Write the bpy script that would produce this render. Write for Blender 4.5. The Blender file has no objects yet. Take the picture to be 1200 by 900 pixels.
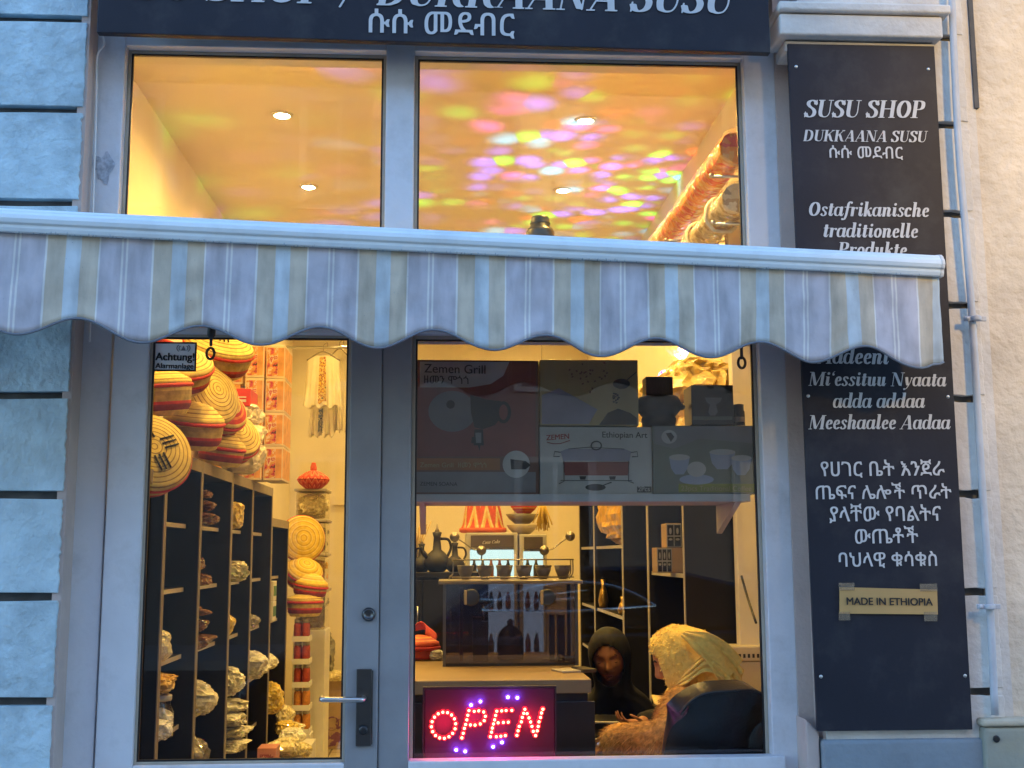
import bpy, bmesh, math, random
import numpy as np
from mathutils import Vector, Matrix, noise
from math import sin, cos, pi, radians, sqrt, atan2

rnd = random.Random(7)
S = bpy.context.scene
COL = S.collection

# ------------------------------------------------------------------ camera
CAM = Vector((0, -3.9, 1.55))
FPX = 1380.0
ROT = Matrix(((0.99839171, -0.00460042, -0.05650519),
              (-0.05658125, -0.1431713, -0.98807922),
              (-0.00354434, 0.98968723, -0.14320134)))      # world <- camera (right, up, back)
cd = bpy.data.cameras.new('camera')
cd.sensor_fit = 'HORIZONTAL'
cd.sensor_width = 36.0
cd.lens = 36.0 * FPX / 1200.0
cd.clip_start = 0.05
cd.clip_end = 500
cam = bpy.data.objects.new('camera', cd)
COL.objects.link(cam)
M4 = ROT.to_4x4(); M4.translation = CAM
cam.matrix_world = M4
S.camera = cam

# ------------------------------------------------------------------ sky, sun, exposure
W = bpy.data.worlds.new('World'); S.world = W; W.use_nodes = True
wn = W.node_tree.nodes; wl = W.node_tree.links
sky = wn.new('ShaderNodeTexSky'); sky.sky_type = 'NISHITA'; sky.sun_disc = False
SUN_EL, SUN_ROT = radians(14.0), radians(20)
sky.sun_elevation = SUN_EL; sky.sun_rotation = SUN_ROT
sky.air_density = 1.0; sky.dust_density = 0.6; sky.ozone_density = 3.5
wl.new(sky.outputs[0], wn['Background'].inputs[0])
wn['Background'].inputs[1].default_value = 0.15
sl = bpy.data.lights.new('sun', 'SUN'); sl.energy = 0.02; sl.angle = radians(4); sl.color = (1, .82, .62)
so = bpy.data.objects.new('sun', sl); COL.objects.link(so)
# low evening sun standing behind the building (street side in shade)
so.rotation_euler = (radians(76), 0, pi - SUN_ROT)
S.view_settings.view_transform = 'Standard'
S.view_settings.look = 'None'
S.view_settings.gamma = 1
S.view_settings.use_curve_mapping = False
S.view_settings.exposure = 2.9
S.render.engine = 'CYCLES'
S.cycles.use_denoising = True
S.cycles.max_bounces = 10
S.cycles.diffuse_bounces = 6
S.cycles.glossy_bounces = 4
S.cycles.transmission_bounces = 8
S.cycles.transparent_max_bounces = 24
S.cycles.caustics_reflective = False
S.cycles.caustics_refractive = False
S.cycles.sample_clamp_indirect = 6

def P(px, py, d):
    """world point on the plane Y = d - 3.9 that the photograph shows at (px, py)"""
    v = ROT @ Vector(((px - 600) / FPX, -(py - 450) / FPX, -1.0))
    return CAM + v * (d / v.y)

# ------------------------------------------------------------------ materials
def newmat(name):
    m = bpy.data.materials.new(name); m.use_nodes = True
    nt = m.node_tree
    return m, nt, nt.nodes['Principled BSDF']

def sock(b, *names):
    for n in names:
        if n in b.inputs: return b.inputs[n]

def mat(name, col, rough=.6, metal=0., var=.12, scale=14., bump=0., bscale=60., spec=.5, dirt=None, dirtscale=3., dirtamt=.35,
        trans=0., coat=0., sheen=0., sss=0.):
    m, nt, b = newmat(name)
    N, L = nt.nodes, nt.links
    tc = N.new('ShaderNodeTexCoord')
    b.inputs['Roughness'].default_value = rough
    b.inputs['Metallic'].default_value = metal
    sock(b, 'Specular IOR Level').default_value = spec
    if trans: b.inputs['Transmission Weight'].default_value = trans
    if coat: b.inputs['Coat Weight'].default_value = coat
    if sheen: b.inputs['Sheen Weight'].default_value = sheen
    if sss:
        b.inputs['Subsurface Weight'].default_value = sss
        b.inputs['Subsurface Radius'].default_value = (.01, .004, .002)
    nz = N.new('ShaderNodeTexNoise'); nz.inputs['Scale'].default_value = scale; nz.inputs['Detail'].default_value = 6
    L.new(tc.outputs['Object'], nz.inputs['Vector'])
    mr = N.new('ShaderNodeMapRange')
    mr.inputs[1].default_value = .3; mr.inputs[2].default_value = .7
    mr.inputs[3].default_value = 1 - var; mr.inputs[4].default_value = 1 + var
    L.new(nz.outputs['Fac'], mr.inputs[0])
    mx = N.new('ShaderNodeMix'); mx.data_type = 'RGBA'; mx.blend_type = 'MULTIPLY'
    mx.inputs[0].default_value = 1
    mx.inputs[6].default_value = (*col, 1)
    L.new(mr.outputs[0], mx.inputs[7])
    out = mx.outputs[2]
    if dirt:
        n2 = N.new('ShaderNodeTexNoise'); n2.inputs['Scale'].default_value = dirtscale; n2.inputs['Detail'].default_value = 9
        n2.inputs['Roughness'].default_value = .65
        L.new(tc.outputs['Object'], n2.inputs['Vector'])
        r2 = N.new('ShaderNodeMapRange'); r2.inputs[1].default_value = .5; r2.inputs[2].default_value = .72
        r2.inputs[3].default_value = 0; r2.inputs[4].default_value = dirtamt
        L.new(n2.outputs['Fac'], r2.inputs[0])
        m2 = N.new('ShaderNodeMix'); m2.data_type = 'RGBA'
        L.new(r2.outputs[0], m2.inputs[0]); L.new(out, m2.inputs[6]); m2.inputs[7].default_value = (*dirt, 1)
        out = m2.outputs[2]
    L.new(out, b.inputs['Base Color'])
    if bump:
        n3 = N.new('ShaderNodeTexNoise'); n3.inputs['Scale'].default_value = bscale; n3.inputs['Detail'].default_value = 8
        L.new(tc.outputs['Object'], n3.inputs['Vector'])
        bp = N.new('ShaderNodeBump'); bp.inputs['Strength'].default_value = 1; bp.inputs['Distance'].default_value = bump
        L.new(n3.outputs['Fac'], bp.inputs['Height']); L.new(bp.outputs[0], b.inputs['Normal'])
    return m

def ramp_mat(name, colors, expr, rough=.7, bump=0., var=.15, nscale=40.):
    """constant colour bands: expr(N, L, texcoord) gives a 0..1 value; colors = [(pos, col), ...]"""
    m, nt, b = newmat(name); N, L = nt.nodes, nt.links
    tc = N.new('ShaderNodeTexCoord')
    v = expr(N, L, tc)
    cr = N.new('ShaderNodeValToRGB'); cr.color_ramp.interpolation = 'CONSTANT'
    e = cr.color_ramp.elements
    e[0].position = colors[0][0]; e[0].color = (*colors[0][1], 1)
    e[1].position = colors[1][0]; e[1].color = (*colors[1][1], 1)
    for p_, c_ in colors[2:]:
        q = e.new(p_); q.color = (*c_, 1)
    L.new(v, cr.inputs[0])
    nz = N.new('ShaderNodeTexNoise'); nz.inputs['Scale'].default_value = nscale; nz.inputs['Detail'].default_value = 5
    L.new(tc.outputs['Object'], nz.inputs['Vector'])
    mr = N.new('ShaderNodeMapRange'); mr.inputs[1].default_value = .3; mr.inputs[2].default_value = .7
    mr.inputs[3].default_value = 1 - var; mr.inputs[4].default_value = 1 + var
    L.new(nz.outputs['Fac'], mr.inputs[0])
    mx = N.new('ShaderNodeMix'); mx.data_type = 'RGBA'; mx.blend_type = 'MULTIPLY'; mx.inputs[0].default_value = 1
    L.new(cr.outputs[0], mx.inputs[6]); L.new(mr.outputs[0], mx.inputs[7])
    L.new(mx.outputs[2], b.inputs['Base Color'])
    b.inputs['Roughness'].default_value = rough
    if bump:
        bp = N.new('ShaderNodeBump'); bp.inputs['Distance'].default_value = bump
        L.new(nz.outputs['Fac'], bp.inputs['Height']); L.new(bp.outputs[0], b.inputs['Normal'])
    return m

def math_node(N, L, op, a, b=None, c=None):
    n = N.new('ShaderNodeMath'); n.operation = op
    for i, x in enumerate((a, b, c)):
        if x is None: continue
        if isinstance(x, (int, float)): n.inputs[i].default_value = x
        else: L.new(x, n.inputs[i])
    return n.outputs[0]

def e_axis(axis, period, off=0.):
    def f(N, L, tc):
        s = N.new('ShaderNodeSeparateXYZ'); L.new(tc.outputs['Object'], s.inputs[0])
        q = math_node(N, L, 'MULTIPLY_ADD', s.outputs[axis], 1 / period, off)
        return math_node(N, L, 'FRACT', q)
    return f

def e_radius(period, off=0.):
    def f(N, L, tc):
        s = N.new('ShaderNodeSeparateXYZ'); L.new(tc.outputs['Object'], s.inputs[0])
        x2 = math_node(N, L, 'MULTIPLY', s.outputs[0], s.outputs[0])
        r2 = math_node(N, L, 'MULTIPLY_ADD', s.outputs[1], s.outputs[1], x2)
        r = math_node(N, L, 'SQRT', r2)
        return math_node(N, L, 'FRACT', math_node(N, L, 'MULTIPLY_ADD', r, 1 / period, off))
    return f

def e_zigzag(n, h):
    def f(N, L, tc):
        s = N.new('ShaderNodeSeparateXYZ'); L.new(tc.outputs['Object'], s.inputs[0])
        a = math_node(N, L, 'ARCTAN2', s.outputs[1], s.outputs[0])
        t = math_node(N, L, 'PINGPONG', math_node(N, L, 'MULTIPLY_ADD', a, n / (2 * pi), 10.), .5)
        z = math_node(N, L, 'MULTIPLY', s.outputs[2], 1 / h)
        return math_node(N, L, 'FRACT', math_node(N, L, 'MULTIPLY_ADD', t, 1.6, z))
    return f

def e_noise(scale, detail=2.):
    def f(N, L, tc):
        n = N.new('ShaderNodeTexNoise'); n.inputs['Scale'].default_value = scale; n.inputs['Detail'].default_value = detail
        L.new(tc.outputs['Object'], n.inputs['Vector'])
        return n.outputs['Fac']
    return f

def emit(name, col, s):
    m = bpy.data.materials.new(name); m.use_nodes = True
    nt = m.node_tree; nt.nodes.clear()
    o = nt.nodes.new('ShaderNodeOutputMaterial'); e = nt.nodes.new('ShaderNodeEmission')
    e.inputs[0].default_value = (*col, 1); e.inputs[1].default_value = s
    nt.links.new(e.outputs[0], o.inputs[0])
    return m

def clear_mat(name, tint=(1, 1, 1), f0=.04, rough=.0, gloss=(1, 1, 1), bump=0., bscale=20., haze=0., hazecol=(.8, .8, .8)):
    """see-through sheet: transparent with a Schlick reflection (and an optional milky diffuse share)"""
    m = bpy.data.materials.new(name); m.use_nodes = True
    nt = m.node_tree; N, L = nt.nodes, nt.links; N.clear()
    o = N.new('ShaderNodeOutputMaterial')
    t = N.new('ShaderNodeBsdfTransparent'); t.inputs[0].default_value = (*tint, 1)
    g = N.new('ShaderNodeBsdfGlossy'); g.inputs['Roughness'].default_value = rough; g.inputs[0].default_value = (*gloss, 1)
    lw = N.new('ShaderNodeLayerWeight'); lw.inputs[0].default_value = .5
    p = math_node(N, L, 'POWER', lw.outputs['Facing'], 5.)
    f = math_node(N, L, 'MULTIPLY_ADD', p, 1 - f0, f0)
    mx = N.new('ShaderNodeMixShader')
    base = t.outputs[0]
    if haze:
        d = N.new('ShaderNodeBsdfDiffuse'); d.inputs[0].default_value = (*hazecol, 1)
        m0 = N.new('ShaderNodeMixShader'); m0.inputs[0].default_value = haze
        L.new(base, m0.inputs[1]); L.new(d.outputs[0], m0.inputs[2]); base = m0.outputs[0]
    L.new(f, mx.inputs[0]); L.new(base, mx.inputs[1]); L.new(g.outputs[0], mx.inputs[2])
    if bump:
        tc = N.new('ShaderNodeTexCoord'); n3 = N.new('ShaderNodeTexNoise'); n3.inputs['Scale'].default_value = bscale
        L.new(tc.outputs['Object'], n3.inputs['Vector'])
        bp = N.new('ShaderNodeBump'); bp.inputs['Distance'].default_value = bump
        L.new(n3.outputs['Fac'], bp.inputs['Height']); L.new(bp.outputs[0], g.inputs['Normal']); L.new(bp.outputs[0], lw.inputs['Normal'])
    L.new(mx.outputs[0], o.inputs[0])
    return m

# ------------------------------------------------------------------ mesh builder
class B:
    def __init__(s): s.bm = bmesh.new(); s.mi = 0
    def _f(s, vs, smooth=False):
        try:
            f = s.bm.faces.new(vs); f.smooth = smooth; f.material_index = s.mi; return f
        except ValueError: return None
    def box(s, x0, x1, y0, y1, z0, z1, M=None):
        c = [Vector((x, y, z)) for x in (x0, x1) for y in (y0, y1) for z in (z0, z1)]
        if M is not None: c = [M @ v for v in c]
        v = [s.bm.verts.new(q) for q in c]
        for i in ((0, 1, 3, 2), (4, 6, 7, 5), (0, 4, 5, 1), (2, 3, 7, 6), (0, 2, 6, 4), (1, 5, 7, 3)):
            s._f([v[k] for k in i])
        return s
    def rings(s, rings, closed=True, cap0=True, cap1=True, smooth=True):
        """rings = list of equal-length vertex rings (lists of Vector)"""
        vv = [[s.bm.verts.new(p) for p in r] for r in rings]
        n = len(vv[0])
        for a, b in zip(vv, vv[1:]):
            for i in range(n if closed else n - 1):
                j = (i + 1) % n
                s._f((a[i], a[j], b[j], b[i]), smooth)
        if cap0 and closed: s._f(list(reversed(vv[0])))
        if cap1 and closed: s._f(vv[-1])
        return s
    def lathe(s, prof, n=24, c=(0, 0, 0), M=None, cap0=True, cap1=True, smooth=True, sx=1, sy=1):
        c = Vector(c); R = []
        for r, z in prof:
            r = max(r, 1e-4)
            ring = [Vector((r * sx * cos(2 * pi * i / n), r * sy * sin(2 * pi * i / n), z)) + c for i in range(n)]
            if M is not None: ring = [M @ v for v in ring]
            R.append(ring)
        return s.rings(R, True, cap0, cap1, smooth)
    def tube(s, pts, r, n=10, caps=True, smooth=True):
        pts = [Vector(p) for p in pts]
        rs = r if isinstance(r, (list, tuple)) else [r] * len(pts)
        R = []; prev = None
        for i, p in enumerate(pts):
            t = (pts[min(i + 1, len(pts) - 1)] - pts[max(i - 1, 0)]).normalized()
            if prev is None:
                u = t.orthogonal().normalized()
            else:
                u = (prev - t * prev.dot(t))
                u = u.normalized() if u.length > 1e-6 else t.orthogonal().normalized()
            prev = u; w = t.cross(u)
            R.append([p + (u * cos(2 * pi * k / n) + w * sin(2 * pi * k / n)) * rs[i] for k in range(n)])
        return s.rings(R, True, caps, caps, smooth)
    def cyl(s, p0, p1, r, r1=None, n=16): return s.tube([p0, p1], [r, r if r1 is None else r1], n)
    def sphere(s, c, r, seg=14, M=None):
        rx, ry, rz = r if isinstance(r, (tuple, list)) else (r, r, r)
        c = Vector(c); R = []
        for i in range(seg // 2 + 1):
            th = pi * i / (seg // 2); q = max(sin(th), 1e-3)
            ring = [Vector((rx * q * cos(2 * pi * k / seg), ry * q * sin(2 * pi * k / seg), -rz * cos(th))) for k in range(seg)]
            if M is not None: ring = [M @ v for v in ring]
            R.append([v + c for v in ring])
        return s.rings(R)
    def prism(s, poly, y0, y1):
        """poly in (x, z), pushed from y0 to y1"""
        a = [s.bm.verts.new((x, y0, z)) for x, z in poly]; b = [s.bm.verts.new((x, y1, z)) for x, z in poly]
        n = len(poly)
        s._f(a); s._f(list(reversed(b)))
        for i in range(n): s._f((a[i], b[i], b[(i + 1) % n], a[(i + 1) % n]))
        return s
    def grid(s, fn, nu, nv, smooth=True):
        v = [[s.bm.verts.new(fn(i / nu, j / nv)) for j in range(nv + 1)] for i in range(nu + 1)]
        for i in range(nu):
            for j in range(nv): s._f((v[i][j], v[i + 1][j], v[i + 1][j + 1], v[i][j + 1]), smooth)
        return s

def obj(name, b, m=None, parent=None, loc=None, rot=None, bevel=0., seg=2, solid=0., sub=0):
    bm = b.bm if isinstance(b, B) else b
    bmesh.ops.recalc_face_normals(bm, faces=bm.faces)
    me = bpy.data.meshes.new(name); bm.to_mesh(me); bm.free()
    for q in (m if isinstance(m, (list, tuple)) else [m]):
        if q is not None: me.materials.append(q)
    o = bpy.data.objects.new(name, me); COL.objects.link(o)
    if parent: o.parent = parent
    if loc is not None: o.location = loc
    if rot is not None: o.rotation_euler = rot
    if solid:
        k = o.modifiers.new('thickness', 'SOLIDIFY'); k.thickness = solid; k.offset = 0
    if sub:
        k = o.modifiers.new('subdivision', 'SUBSURF'); k.levels = sub; k.render_levels = sub
    if bevel:
        k = o.modifiers.new('bevel', 'BEVEL'); k.width = bevel; k.segments = seg; k.limit_method = 'ANGLE'; k.angle_limit = radians(40)
    return o

def meshobj(name, me, m, parent=None):
    me.materials.clear()
    for q in (m if isinstance(m, (list, tuple)) else [m]): me.materials.append(q)
    o = bpy.data.objects.new(name, me); COL.objects.link(o)
    if parent: o.parent = parent
    return o

def tag(o, label, cat, group=None):
    o['label'] = label; o['category'] = cat
    if group: o['group'] = group
    return o
def thing(name, label, cat, loc=(0, 0, 0), rz=0., group=None, rot=None):
    o = bpy.data.objects.new(name, None); COL.objects.link(o)
    o.empty_display_size = .1
    o.location = loc; o.rotation_euler = rot if rot is not None else (0, 0, rz)
    return tag(o, label, cat, group)
def struct(name, b, m, bevel=0.):
    o = obj(name, b, m, bevel=bevel); o['kind'] = 'structure'; return o
def dup(root, loc, rz=None, label=None, group=None, rot=None, scale=None):
    kids = {}
    for o in list(COL.objects):
        if o.parent is not None: kids.setdefault(o.parent.name, []).append(o)
    def cp(o, par):
        c = o.copy(); COL.objects.link(c)
        if par is not None: c.parent = par
        for ch in kids.get(o.name, []): cp(ch, c)
        return c
    r = cp(root, None); r.location = loc
    if rz is not None: r.rotation_euler = (0, 0, rz)
    if rot is not None: r.rotation_euler = rot
    if scale is not None: r.scale = scale
    if label: r['label'] = label
    if group: r['group'] = group
    return r

def smooth_pts(pts, n=8):
    """Catmull-Rom through the points"""
    pts = [Vector(p) for p in pts]; out = []
    q = [2 * pts[0] - pts[1]] + pts + [2 * pts[-1] - pts[-2]]
    for i in range(1, len(q) - 2):
        a, b, c, d = q[i - 1:i + 3]
        for k in range(n):
            t = k / n
            out.append(.5 * ((2 * b) + (c - a) * t + (2 * a - 5 * b + 4 * c - d) * t * t + (3 * b - a - 3 * c + d) * t ** 3))
    out.append(pts[-1]); return out

# ------------------------------------------------------------------ lettering
def T_(*p): return ('T', p)
TH, HA = (.074, .016), (.019, .017)
def L_(nib, *pts): return (nib, pts, False)
def C_(nib, *pts): return (nib, pts, True)
def dot(x, y, r=.05): return ((r, r), ((x, y), (x + .001, y)), False)
def ser(x, y, w=.115): return ((.015, .015), ((x - w, y), (x + w, y)), False)
def ell(nib, cx, cy, rx, ry, a0=0, a1=360, n=28):
    return (nib, tuple((cx + rx * cos(radians(a0 + (a1 - a0) * k / n)), cy + ry * sin(radians(a0 + (a1 - a0) * k / n))) for k in range(n + 1)), False)
LO = (.055, .012)
GLYPH = {
 'S': (.50, [C_((.074, .018), (.41, .53), (.37, .64), (.25, .688), (.13, .63), (.115, .52), (.20, .42), (.33, .33), (.395, .21), (.36, .07), (.24, .012), (.12, .04), (.06, .16)),
             L_(HA, (.43, .69), (.43, .50)), L_(HA, (.04, .01), (.04, .21))]),
 'U': (.60, [C_(TH, (.13, .69), (.13, .40), (.13, .2), (.18, .06), (.30, .013)), C_(HA, (.29, .013), (.42, .05), (.49, .2), (.49, .45), (.49, .69)), ser(.13, .69), ser(.49, .69, .09)]),
 'H': (.68, [L_(TH, (.13, .01), (.13, .69)), L_(TH, (.53, .01), (.53, .69)), L_(HA, (.13, .36), (.53, .36)), ser(.13, .01), ser(.13, .69), ser(.53, .01), ser(.53, .69)]),
 'O': (.62, [ell((.078, .018), .30, .35, .205, .334)]),
 'P': (.56, [L_(TH, (.13, .01), (.13, .69)), C_(HA, (.13, .69), (.24, .69), (.32, .688)), C_(TH, (.31, .688), (.40, .64), (.43, .52), (.40, .39), (.30, .34)), L_(HA, (.13, .34), (.31, .34)), ser(.13, .01, .13), ser(.09, .69, .08)]),
 'D': (.64, [L_(TH, (.13, .01), (.13, .69)), L_(HA, (.08, .69), (.30, .69)), L_(HA, (.04, .012), (.30, .012)), C_(TH, (.28, .688), (.42, .62), (.495, .46), (.495, .24), (.42, .08), (.28, .013))]),
 'K': (.64, [L_(TH, (.13, .01), (.13, .69)), L_(HA, (.52, .69), (.18, .34)), C_(TH, (.29, .45), (.38, .27), (.46, .08), (.54, .012)), ser(.13, .01), ser(.13, .69), ser(.51, .69, .08), dot(.55, .67, .03)]),
 'A': (.64, [L_(HA, (.05, .01), (.34, .70)), L_(TH, (.36, .68), (.50, .01)), L_(HA, (.14, .22), (.44, .22)), ser(.06, .01, .08), ser(.50, .01, .12)]),
 'N': (.68, [L_(HA, (.10, .01), (.10, .69)), L_(TH, (.14, .68), (.50, .04)), L_(HA, (.55, .02), (.55, .69)), ser(.10, .01, .08), ser(.55, .69, .09), ser(.08, .69, .08)]),
 'M': (.84, [L_(HA, (.10, .01), (.10, .69)), L_(TH, (.15, .68), (.36, .04)), L_(HA, (.38, .02), (.64, .69)), L_(TH, (.68, .01), (.68, .69)), ser(.10, .01, .08), ser(.68, .01), ser(.71, .69, .10), ser(.09, .69, .09)]),
 'C': (.58, [ell((.066, .014), .30, .35, .205, .336, 48, 318), L_(HA, (.47, .69), (.47, .48)), dot(.42, .58, .04)]),
 '/': (.40, [L_((.022, .012), (.04, -.06), (.32, .74))]),
 'a': (.48, [ell((.060, .015), .165, .24, .115, .226, 68, 292), L_(HA, (.20, .46), (.30, .40)), L_(HA, (.20, .018), (.30, .12)), C_(TH, (.35, .47), (.345, .25), (.34, .09), (.39, .015)), C_(HA, (.39, .015), (.44, .05), (.48, .13))]),
 'd': (.49, [ell((.060, .015), .165, .24, .115, .226, 68, 292), L_(HA, (.20, .46), (.30, .40)), L_(HA, (.20, .018), (.30, .12)), C_(TH, (.35, .74), (.35, .40), (.34, .09), (.39, .015)), C_(HA, (.39, .015), (.44, .05), (.48, .13)), ser(.31, .74, .06)]),
 'c': (.38, [ell((.07, .017), .19, .24, .125, .226, 50, 320), dot(.28, .38, .055)]),
 'e': (.38, [C_((.060, .016), (.12, .24), (.27, .27), (.29, .38), (.22, .466), (.13, .41), (.085, .24), (.13, .07), (.22, .013), (.32, .09))]),
 'f': (.34, [C_((.06, .013), (.34, .72), (.26, .735), (.19, .62), (.17, .3), (.14, .0), (.08, -.16), (.0, -.19)), L_(HA, (.03, .46), (.32, .46)), dot(.34, .68, .05), dot(-.02, -.15, .05)]),
 'h': (.50, [L_(TH, (.11, .01), (.11, .74)), C_(HA, (.12, .24), (.20, .42), (.29, .466)), C_(TH, (.28, .466), (.345, .38), (.33, .2), (.34, .04), (.38, .015)), C_(HA, (.38, .015), (.44, .05), (.48, .13)), ser(.07, .74, .06)]),
 'i': (.28, [C_(TH, (.12, .46), (.12, .25), (.12, .09), (.17, .015)), C_(HA, (.17, .015), (.22, .05), (.26, .13)), ser(.08, .46, .06), dot(.13, .63, .068)]),
 'k': (.46, [L_(TH, (.11, .01), (.11, .74)), C_(HA, (.16, .25), (.26, .36), (.34, .45)), dot(.35, .41, .05), C_(TH, (.22, .29), (.28, .14), (.33, .04), (.38, .013)), ser(.07, .74, .06), L_(HA, (.38, .013), (.44, .1))]),
 'l': (.28, [C_(TH, (.12, .74), (.12, .4), (.12, .09), (.17, .015)), C_(HA, (.17, .015), (.22, .05), (.26, .13)), ser(.08, .74, .06)]),
 'm': (.74, [L_(TH, (.11, .01), (.11, .46)), C_(HA, (.12, .24), (.20, .42), (.28, .466)), C_(TH, (.27, .466), (.335, .38), (.33, .2), (.33, .01)), C_(HA, (.34, .24), (.42, .42), (.50, .466)), C_(TH, (.49, .466), (.56, .38), (.55, .2), (.555, .04), (.6, .015)), L_(HA, (.6, .015), (.7, .13)), ser(.07, .46, .06)]),
 'n': (.50, [L_(TH, (.11, .01), (.11, .46)), C_(HA, (.12, .24), (.20, .42), (.29, .466)), C_(TH, (.28, .466), (.345, .38), (.33, .2), (.34, .04), (.38, .015)), C_(HA, (.38, .015), (.44, .05), (.48, .13)), ser(.07, .46, .06)]),
 'o': (.42, [ell((.062, .016), .205, .24, .13, .226)]),
 'r': (.38, [L_(TH, (.11, .01), (.11, .46)), C_(HA, (.12, .24), (.20, .41), (.30, .45)), dot(.31, .41, .055), ser(.07, .46, .06)]),
 's': (.36, [C_((.054, .016), (.29, .37), (.24, .455), (.16, .465), (.10, .40), (.13, .30), (.23, .21), (.27, .11), (.21, .02), (.12, .013), (.05, .08)), dot(.27, .39, .035), dot(.07, .10, .035)]),
 't': (.32, [C_(TH, (.14, .62), (.14, .35), (.13, .10), (.18, .015)), C_(HA, (.18, .015), (.24, .05), (.28, .13)), L_(HA, (.03, .46), (.28, .46))]),
 'u': (.50, [C_(TH, (.11, .46), (.11, .2), (.13, .06), (.20, .013)), C_(HA, (.20, .013), (.29, .08), (.33, .25)), C_(TH, (.34, .46), (.34, .25), (.34, .08), (.38, .015)), L_(HA, (.38, .015), (.47, .13)), ser(.07, .46, .06)]),
 'y': (.44, [C_(TH, (.10, .46), (.14, .25), (.20, .06)), C_(HA, (.37, .44), (.30, .16), (.18, -.08), (.06, -.18)), dot(.36, .42, .045), dot(.05, -.15, .05)]),
 '\u2018': (.2, [dot(.10, .58, .055), C_((.018, .012), (.06, .60), (.08, .68), (.14, .73))]),
 ' ': (.24, []),
}
_contours = {}
def glyph_contours(ch, res=70):
    if ch in _contours: return _contours[ch]
    adv, paths = GLYPH[ch]
    x0, x1, y0, y1 = -.2, adv + .25, -.3, .85
    nx, ny = int((x1 - x0) * res), int((y1 - y0) * res * 1.3)
    gx = np.linspace(x0, x1, nx); gy = np.linspace(y0, y1, ny)
    X, Y = np.meshgrid(gx, gy)
    F = np.full(X.shape, 9.)
    for nib, pts, curved in paths:
        if curved: q = [(v.x, v.y) for v in smooth_pts([(a, b, 0) for a, b in pts], 10)]
        else: q = list(pts)
        q = np.array(q, float); a, t = nib
        qs = q / np.array([a, t])
        for i in range(len(q) - 1):
            p0, p1 = qs[i], qs[i + 1]; dv = p1 - p0; l2 = max(dv @ dv, 1e-9)
            U, V = X / a, Y / t
            s_ = np.clip(((U - p0[0]) * dv[0] + (V - p0[1]) * dv[1]) / l2, 0, 1)
            F = np.minimum(F, np.hypot(U - p0[0] - s_ * dv[0], V - p0[1] - s_ * dv[1]) - 1)
    F = np.clip(F, -1, 1.0); F += 1e-6
    segs = {}
    def ed(i, j, k):                       # k: 0 = along x from (i, j), 1 = along y
        if k == 0: f0, f1 = F[j, i], F[j, i + 1]; t = f0 / (f0 - f1); return (gx[i] + t * (gx[i + 1] - gx[i]), gy[j])
        f0, f1 = F[j, i], F[j + 1, i]; t = f0 / (f0 - f1); return (gx[i], gy[j] + t * (gy[j + 1] - gy[j]))
    nxt = {}; pos = {}
    for j in range(ny - 1):
        for i in range(nx - 1):
            c = (F[j, i] < 0) | ((F[j, i + 1] < 0) << 1) | ((F[j + 1, i + 1] < 0) << 2) | ((F[j + 1, i] < 0) << 3)
            if c in (0, 15): continue
            e = [(i, j, 0), (i + 1, j, 1), (i, j + 1, 0), (i, j, 1)]
            tab = {1: [(3, 0)], 2: [(0, 1)], 3: [(3, 1)], 4: [(1, 2)], 5: [(3, 2), (1, 0)], 6: [(0, 2)], 7: [(3, 2)], 8: [(2, 3)], 9: [(2, 0)],
                   10: [(0, 3), (2, 1)], 11: [(2, 1)], 12: [(1, 3)], 13: [(1, 0)], 14: [(0, 3)]}[int(c)]
            for a_, b_ in tab:
                for q_ in (e[a_], e[b_]):
                    if q_ not in pos: pos[q_] = ed(*q_)
                nxt[e[a_]] = e[b_]
    loops = []
    while nxt:
        st = next(iter(nxt)); cur = st; lp = []
        while cur in nxt:
            lp.append(pos[cur]); cur = nxt.pop(cur)
        if len(lp) > 5: loops.append(lp)
    _contours[ch] = (adv, loops); return _contours[ch]

def curve_mesh(cu):
    o = bpy.data.objects.new('tmp', cu); COL.objects.link(o)
    bpy.context.view_layer.update()
    me = bpy.data.meshes.new_from_object(o.evaluated_get(bpy.context.evaluated_depsgraph_get()))
    bpy.data.objects.remove(o); bpy.data.curves.remove(cu)
    return me

def serif_mesh(text, slant=.20, track=.0):
    cu = bpy.data.curves.new('lettering', 'CURVE'); cu.dimensions = '2D'; cu.fill_mode = 'BOTH'; cu.extrude = .004
    x = 0
    for ch in text:
        adv, loops = glyph_contours(ch)
        for lp in loops:
            sp = cu.splines.new('POLY'); sp.points.add(len(lp) - 1); sp.use_cyclic_u = True
            for k, (a, b) in enumerate(lp): sp.points[k].co = (x + a + slant * b, b, 0, 1)
        x += adv + track
    return curve_mesh(cu)

def sans_mesh(text, bold=0.):
    cu = bpy.data.curves.new('lettering', 'FONT'); cu.body = text; cu.extrude = .004
    me = curve_mesh(cu)
    if bold:                                    # embolden: shifted copies, each a hair lower
        bm = bmesh.new()
        for k, (dx, dy) in enumerate(((0, 0), (1, .5), (-1, -.5), (1, -.5), (-1, .5))):
            n0 = len(bm.verts); bm.from_mesh(me); bm.verts.ensure_lookup_table()
            for v in bm.verts[n0:]: v.co += Vector((dx * bold, dy * bold, -.0016 * k))
        bm.to_mesh(me); bm.free()
    return me

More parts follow.
